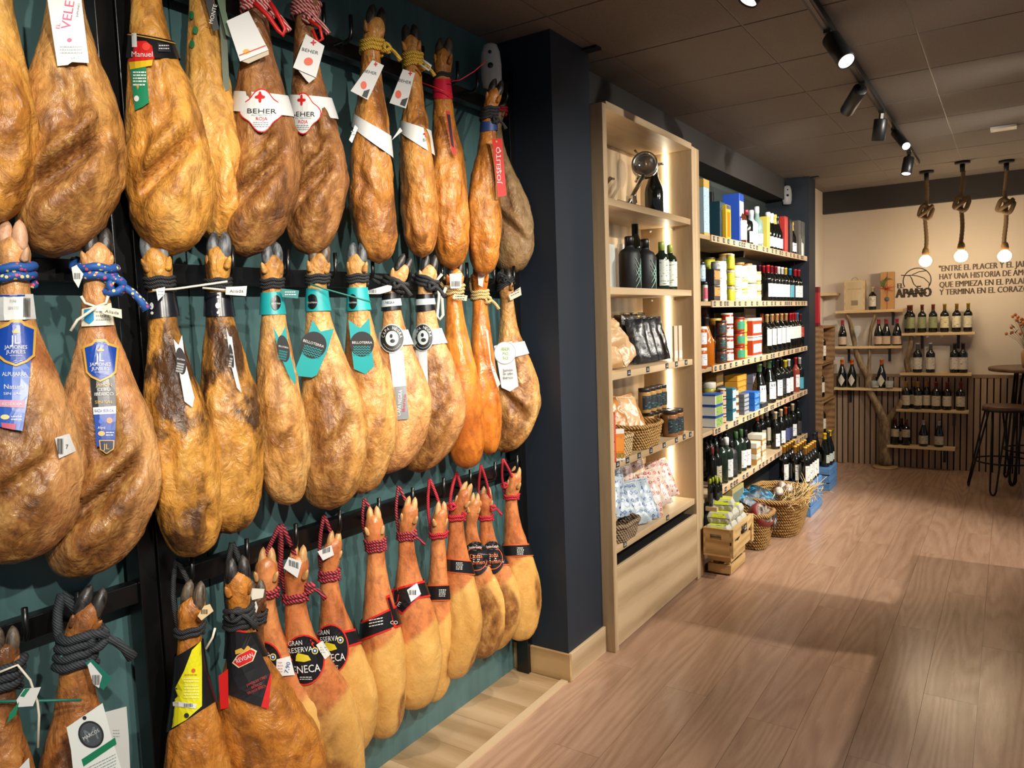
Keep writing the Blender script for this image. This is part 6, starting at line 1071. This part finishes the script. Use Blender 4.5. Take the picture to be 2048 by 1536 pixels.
fm = MB().lathe([(.0001, -.014), (.010, -.006), (.013, .004), (.008, .014), (.0001, .016)], 7).mesh('flower_head', flat('b8602a', .7)); fs_ = MB(); lf = MB(); rr = random.Random(9)
for k in range(46):
    a = rr.uniform(0, 6.28); sp = rr.uniform(.05, .17); hh = rr.uniform(.16, .34); e = Vector((sp * math.cos(a), sp * math.sin(a), .12 + hh)); fs_.tube([(0, 0, .12), e * .5 + Vector((0, 0, .09)), e], .0014, 5)
    if k % 3: obj('flower_head', fm, vz, e).rotation_euler = (rr.uniform(-.8, .8), rr.uniform(-.5, .5), 0)
    else: lf.tube([e, e + Vector((rr.uniform(-.03, .03), rr.uniform(-.03, .03), .03))], [.006, .001], 5)
fs_.build('stems', flat('8a6a3a', .7), vz); lf.build('leaves', flat('5a5a34', .7), vz)
# ================================================================== things on the floor
M_pine = wood('crate_pine', 'cfae78', 'a8834c', 'y', 1.2, .55, .08); M_pinex = wood('crate_pine_across', 'cda974', 'a67f4a', 'x', 1.2, .55, .08)
lo = onz(1455, 1153, 0)
def crate_low():
    o = thing('slatted_crate', (-1.47, 4.56, 0), 'low slatted pine crate under the egg crate', 'crate'); x0, x1, y0, y1 = -.06, .085, -.145, .15
    for z0 in (.012, .085):
        for a in ((x0, x1, y0, y0 + .012), (x0, x1, y1 - .012, y1)): bevel(bx('slat', a[0], a[1], a[2], a[3], z0, z0 + .055, M_pinex, o), .002, 1)
        for a in ((x0, x0 + .012, y0 + .012, y1 - .012), (x1 - .012, x1, y0 + .012, y1 - .012)): bevel(bx('slat', a[0], a[1], a[2], a[3], z0, z0 + .055, M_pine, o), .002, 1)
    for a in ((x0 + .012, y0 + .012), (x1 - .03, y0 + .012), (x0 + .012, y1 - .03), (x1 - .03, y1 - .03)): bx('corner_post', a[0], a[0] + .018, a[1], a[1] + .018, 0, .14, M_pine, o)
    bx('bottom_board', x0 + .012, x1 - .012, y0 + .012, y1 - .012, .004, .011, M_pine, o)
crate_low()
eg = thing('egg_crate', (-1.44, 4.53, .142), 'pine crate with diagonal brace holding the egg cartons', 'crate'); X0, X1, Y0, Y1, HH = -.085, .075, -.205, .22, .17
bx('bottom_board', X0, X1, Y0, Y1, .0, .012, M_pine, eg); bx('back_board', X0, X0 + .012, Y0, Y1, .012, HH, M_pine, eg)
for y0, y1 in ((Y0, Y0 + .014), (Y1 - .014, Y1)):
    e_ = MB(); hw_, hz = .035, HH - .05
    e_.box(X0 + .012, X1, y0, y1, .012, HH - .065).box(X0 + .012, X1, y0, y1, HH - .035, HH).box(X0 + .012, -.01 - hw_, y0, y1, HH - .065, HH - .035).box(-.01 + hw_, X1, y0, y1, HH - .065, HH - .035); e_.build('end_board', M_pinex, eg, label='end board with a cut hand hole' if y0 == Y0 else None)
for z0, z1 in ((.012, .075), (.095, HH)): bx('front_board', X1, X1 + .012, Y0, Y1, z0, z1, M_pine, eg)
for y in (Y0, Y1 - .04): bx('corner_batten', X1 + .012, X1 + .022, y, y + .04, -.0, HH + .004, M_pine, eg)
b_ = MB(); b_.bar((X1 + .017, Y0 + .04, .02), (X1 + .017, Y1 - .04, HH - .02), .009, .05); b_.build('diagonal_brace', M_pine, eg); bx('handle', X1 + .012, X1 + .03, -.02, .03, .11, .122, M_satin, eg)
price(eg, .02, X1 + .03, .135, (0, 0, 0)).scale = (1, 1.6, 1.8)
M_pulp = mat('egg_pulp', 'b4b2a6', .85); M_lime = label_mat('egg_label', 'c9d62a', '3a3c20', 1.2)
def egg(loc, rz, label):
    o = thing('egg_carton', loc, label, 'egg carton', 'egg cartons in the pine crate', rz); L, Wd, h1, h2 = .070, .050, .034, .034; v = lambda a, b, z: [(-a, -b, z), (a, -b, z), (a, b, z), (-a, b, z)]
    fq = [(0, 1, 5, 4), (1, 2, 6, 5), (2, 3, 7, 6), (3, 0, 4, 7), (3, 2, 1, 0), (4, 5, 6, 7)]; t_ = MB().add(v(L * .86, Wd * .82, 0) + v(L, Wd, h1), fq)
    for i in range(3):
        for s in (-1, 1): t_.lathe([(.0001, .0), (.016, .001), (.022, .018), (.022, .032)], 10, Matrix.Translation(((i - 1) * .047, s * .03, 0)))
    bevel(t_.build('tray', M_pulp, o), .004, 2); bevel(MB().add(v(L + .002, Wd + .002, h1 + .001) + v(L * .84, Wd * .72, h1 + h2), fq).build('lid', M_pulp, o), .006, 2); bevel(MB().add(v(L * .74, Wd * .62, h1 + h2 + .0005) + v(L * .74, Wd * .62, h1 + h2 + .0015), fq).build('label', M_lime, o), .0004, 1)
    MB().add([(L * .62, -Wd * 1.01, h1 + .006), (-L * .62, -Wd * 1.01, h1 + .006), (-L * .55, -Wd * .80, h1 + h2 - .006), (L * .55, -Wd * .80, h1 + h2 - .006)], [(0, 1, 2, 3)]).build('label', M_lime, o); return o
zz = .142 + .115
for k, (x, y, dz, rz) in enumerate(((-.005, -.145, 0, .03), (-.005, -.035, 0, -.03), (-.005, .075, 0, .02), (-.005, .165, 0, 0), (-.01, -.10, .069, .12), (-.01, .01, .069, -.1), (-.01, .12, .069, .05), (-.01, -.05, .138, .2))): egg((-1.445 + x, 4.53 + y, zz + dz), rz, 'egg carton with lime label, %s in the %s layer' % (ORD[k % 4] if k < 7 else 'single one', ('lower', 'middle', 'top')[0 if k < 4 else 1 if k < 7 else 2]))
# false floor of the crate that lifts the cartons
bx('inner_board', X0 + .012, X1, Y0 + .014, Y1 - .014, .101, .113, M_pine, eg)
basket((-1.45, 5.08, 0), 'round woven basket with a red cheese, beside the egg crate', .27, .25, .24, M_wick, 1.4, 11)
ch = thing('cheese_wheel', (-1.41, 5.05, .20), 'small red-rind cheese wheel tilted in the round basket', 'cheese'); Mx = Matrix.Rotation(.9, 4, 'Y') @ Matrix.Rotation(.25, 4, 'X'); MB().lathe([(.0001, .0), (.075, .0), (.088, .02), (.088, .07), (.078, .088), (.06, .09)], 32, Mx).build('rind', mat('cheese_rind', '7a2a24', .4), ch); MB().lathe([(.0001, .091), (.070, .091)], 28, Mx).build('paper_disc', flat('cdb9ac'), ch)
sg_ = thing('slate_sign', (-1.300, 5.10, .19), 'small black slate price sign hung on the round basket', 'sign'); MB().box(-.003, .003, -.045, .045, -.045, .045, 0, Matrix.Rotation(.35, 4, 'X')).build('slate', mat('slate_tag', '2c3236', .4), sg_); MB().box(.003, .004, -.03, .02, .0, .008, 0, Matrix.Rotation(.35, 4, 'X')).box(.003, .004, -.02, .03, -.02, -.012, 0, Matrix.Rotation(.35, 4, 'X')).build('chalk_print', flat('aeb6b8'), sg_)
basket((-1.40, 5.58, 0), 'large woven straw basket spilling dried straw and packs', .42, .64, .27, M_wick, 1.4, 12, .06)
for k, (y, x, m_, d) in enumerate(((5.32, -1.44, B_teal, 'blue and dark'), (5.44, -1.38, B_teal, 'dark clear-wrapped'))): bag((x, y, .20), '%s food pack lying in the large basket' % d, .24, .20, .08, m_, lean=1.1, roll=.2)
for k, (y, x, cc) in enumerate(((5.60, -1.40, 'b5a396'), (5.72, -1.36, '9a8a80'), (5.80, -1.43, 'a89a8e'))):
    o = thing('cured_sausage', (x, y, .27), 'pale mould-coated cured sausage in the large basket, %s' % ('left', 'middle', 'right')[k], 'sausage', 'sausages in the large basket'); pts = [(.02 * math.cos(u * 3), (u - .5) * .18, .012 * math.sin(u * 6)) for u in [q / 10 for q in range(11)]]; MB().tube(pts, [.035 * math.sqrt(max(.05, 1 - abs(q / 5 - 1) ** 3)) for q in range(11)], 12).build('casing', bag_mat('sausage_%s' % cc, cc, 'd8cfc8', '8a7468', 40), o); MB().tube([(0, .09, 0), (.0, .105, .02)], .004, 6).build('string', flat('d9d2c4'), o)
st = MB(); rr = random.Random(12)
for k in range(150):
    y = rr.choice((rr.gauss(5.44, .05), rr.gauss(5.84, .04), rr.uniform(5.3, 5.9))); x = -1.21 + rr.gauss(-.05, .05); a = rr.gauss(0, 1.0); L_ = rr.uniform(.06, .15); s = Vector((x, y - .06, .255)); e = s + Vector((rr.gauss(.05, .05), math.sin(a) * L_, abs(math.cos(a)) * L_ * rr.choice((1, 1, .4, -.6)))); st.tube([s, lerp(s, e, .5) + Vector((.012, 0, .015)), e], [.0028, .0022, .0008], 4)
tag(st.build('straw', mat('dry_straw', 'd8bd86', .7)), 'dry straw stalks sticking out of the large basket', 'straw', None, 'stuff')
# straw-framed box behind
carton((-1.60, 5.15, .25), 'pale green framed box under the lowest shelf', .26, .08, .14, 'b9ab72', face=('6a7a6a', .2, .8), name='framed_box'); bx('framed_box_stand', -1.66, -1.55, 5.0, 5.3, 0, .249, M_satin, label='dark carton under the pale green framed box', cat='box')
# blue slatted crates with wine
M_blue = wood('blue_painted_wood', '5f8fc4', '4a78ac', 'y', 1.2, .55, .05)
def bcrate(x, y, z, wx, wy, h, label):
    o = thing('blue_crate', (x, y, z), label, 'crate', 'blue painted crates'); n = 3; g_ = .012; sh = (h - g_ * (n - 1)) / n
    for j in range(n):
        z0 = j * (sh + g_)
        for s in (-1, 1):
            bevel(bx('slat', s * (wx / 2 - .007) - .007, s * (wx / 2 - .007) + .007, -wy / 2, wy / 2, z0, z0 + sh, M_blue, o), .002, 1); bevel(bx('slat', -wx / 2 + .014, wx / 2 - .014, s * (wy / 2 - .007) - .007, s * (wy / 2 - .007) + .007, z0, z0 + sh, M_blue, o), .002, 1)
    for sx in (-1, 1):
        for sy in (-1, 1): bx('corner_post', sx * (wx / 2 - .03) - .012, sx * (wx / 2 - .03) + .012, sy * (wy / 2 - .03) - .012, sy * (wy / 2 - .03) + .012, 0, h - .002, M_blue, o)
    bx('bottom_board', -wx / 2 + .015, wx / 2 - .015, -wy / 2 + .015, wy / 2 - .015, .006, .016, M_blue, o); return o
bcrate(-1.40, 6.20, 0, .29, .42, .25, 'blue slatted crate nearest, beside the straw basket'); bcrate(-1.44, 6.34, .252, .26, .32, .05, 'shallow blue crate tray carrying the gold-capped wines') if False else None
for k in range(15):
    r_, c = divmod(k, 5); x = -1.305 - r_ * .08; y = 6.035 + c * .080 + (r_ % 2) * .02; bottle((x, y, .252), 'gold-capped wine on the near blue crate, row %s, %s in it' % (('one', 'two', 'three')[r_], ORD[c]), 'bordeaux', .0365, .29, None, 'c08f3a', 'd6d6d2', .08, .5, 75, group='gold-capped wines on the blue crate')
bd = struct(bx('trim_5', -1.545, -1.258, 5.99, 6.41, .2505, .2515, M_blue))
bcrate(-1.40, 7.11, 0, .21, .32, .20, 'blue slatted crate at the far end, carrying yellow-capped bottles')
bx('crate_lid_board', -1.50, -1.297, 6.96, 7.265, .2005, .2015, M_blue, label='thin blue board lying on the far blue crate', cat='board')
for k, (px_, y, cap) in enumerate(((-1.355, 7.03, 'd6b81e'), (-1.35, 7.22, 'd6b81e'), (-1.44, 7.02, '2a2c30'), (-1.45, 7.14, '2a2c30'), (-1.345, 7.125, '2a2c30'))): bottle((px_, y, .202), '%s wine bottle on the far blue crate, %s' % (('yellow-capped', 'yellow-capped', 'dark-capped', 'dark-capped', 'dark-capped')[k], ('near', 'far', 'rear left', 'rear right', 'between the yellow ones')[k]), 'burgundy', .042, .30, None, cap, 'c2cfc6', .12, .36, 60, group='bottles on the far blue crate')
# ================================================================== ceiling and wall fittings
def sensor(p, label, s=1.0, rz=0):
    o = thing('motion_sensor', p, label, 'sensor', None, rz); vs_ = []; n = 20
    prof = [(-.085, .02), (-.08, .034), (-.05, .040), (0, .041), (.05, .036), (.078, .026), (.085, .012)]; B = MB(); pts = []
    for z, w in prof:
        for i in range(n): a = math.pi * 2 * i / n; pts.append((w * s * math.cos(a), .026 * s * math.sin(a) * (w / .041), z * s))
    k = len(prof); B.add(pts, [(j * n + i, j * n + (i + 1) % n, (j + 1) * n + (i + 1) % n, (j + 1) * n + i) for j in range(k - 1) for i in range(n)] + [tuple(range(n))[::-1], tuple((k - 1) * n + i for i in range(n))], 0, True); B.build('casing', mat('white_plastic', 'd6d6d2', .35), o)
    for z, r in ((.045, .007), (-.005, .012)): MB().lathe([(.0001, .006), (r * s * .8, .005), (r * s, 0)], 14, Matrix.Translation((0, -.024 * s, z * s)) @ Matrix.Rotation(math.pi / 2, 4, 'X')).build('lens', mat('sensor_lens', '2a2c30', .1), o)
sensor(onx(982, 132, -1.78) * 1.0, 'white motion sensor above the right end of the ham rack', 1.05, .5); sensor(Vector((-1.70, 7.165, 2.64)), 'white motion sensor on the small navy pillar', 1.0, .4)
e_ = onz(2007, 254, ZC); o = thing('emergency_light', (e_.x, e_.y, ZC - .001), 'small white square light panel set in the ceiling', 'light'); MB().box(-.075, .075, -.06, .06, -.014, 0).build('housing', mat('white_plastic', 'd6d6d2', .35), o); MB().box(-.06, .06, -.045, .045, -.0155, -.0142).build('diffuser', mat('diffuser', 'efe6d8', .4), o)
for k, (pa) in enumerate(((-1.60, 3.06), (-1.52, 7.24))): struct(bx('trim_%d' % (6 + k), pa[0] - .22, pa[0] + .07, pa[1] + .0, pa[1] + .05, ZC - .012, ZC - .001, M_satin))
# ================================================================== unseen counter and case, added right of the picture to shade the floor
ct = thing('added_counter', (.66, 4.3, 0), 'unseen oak counter with a display case, added right of the picture', 'counter')
bx('front_panel', -.30, -.28, -1.1, .74, .02, .80, M_oaky, ct); bx('rear_panel', .28, .30, -1.1, .74, .02, .80, M_oaky, ct); bx('end_panel', -.28, .28, -1.1, -1.08, .02, .80, M_oakx, ct); bx('end_panel', -.28, .28, .72, .74, .02, .80, M_oakx, ct); bx('plinth', -.26, .26, -1.06, .70, 0, .02, M_satin, ct); bx('worktop', -.31, .31, -1.11, .75, .80, .83, M_seat, ct)
for y in (-.28, .08): bx('case_side', -.29, .10, y, y + .015, .83, 1.35, M_oak, ct)
bx('case_top', -.29, .10, -.28, .095, 1.35, 1.37, M_oak, ct); bx('case_back', -.29, -.275, -.265, .08, .83, 1.35, M_oak, ct)
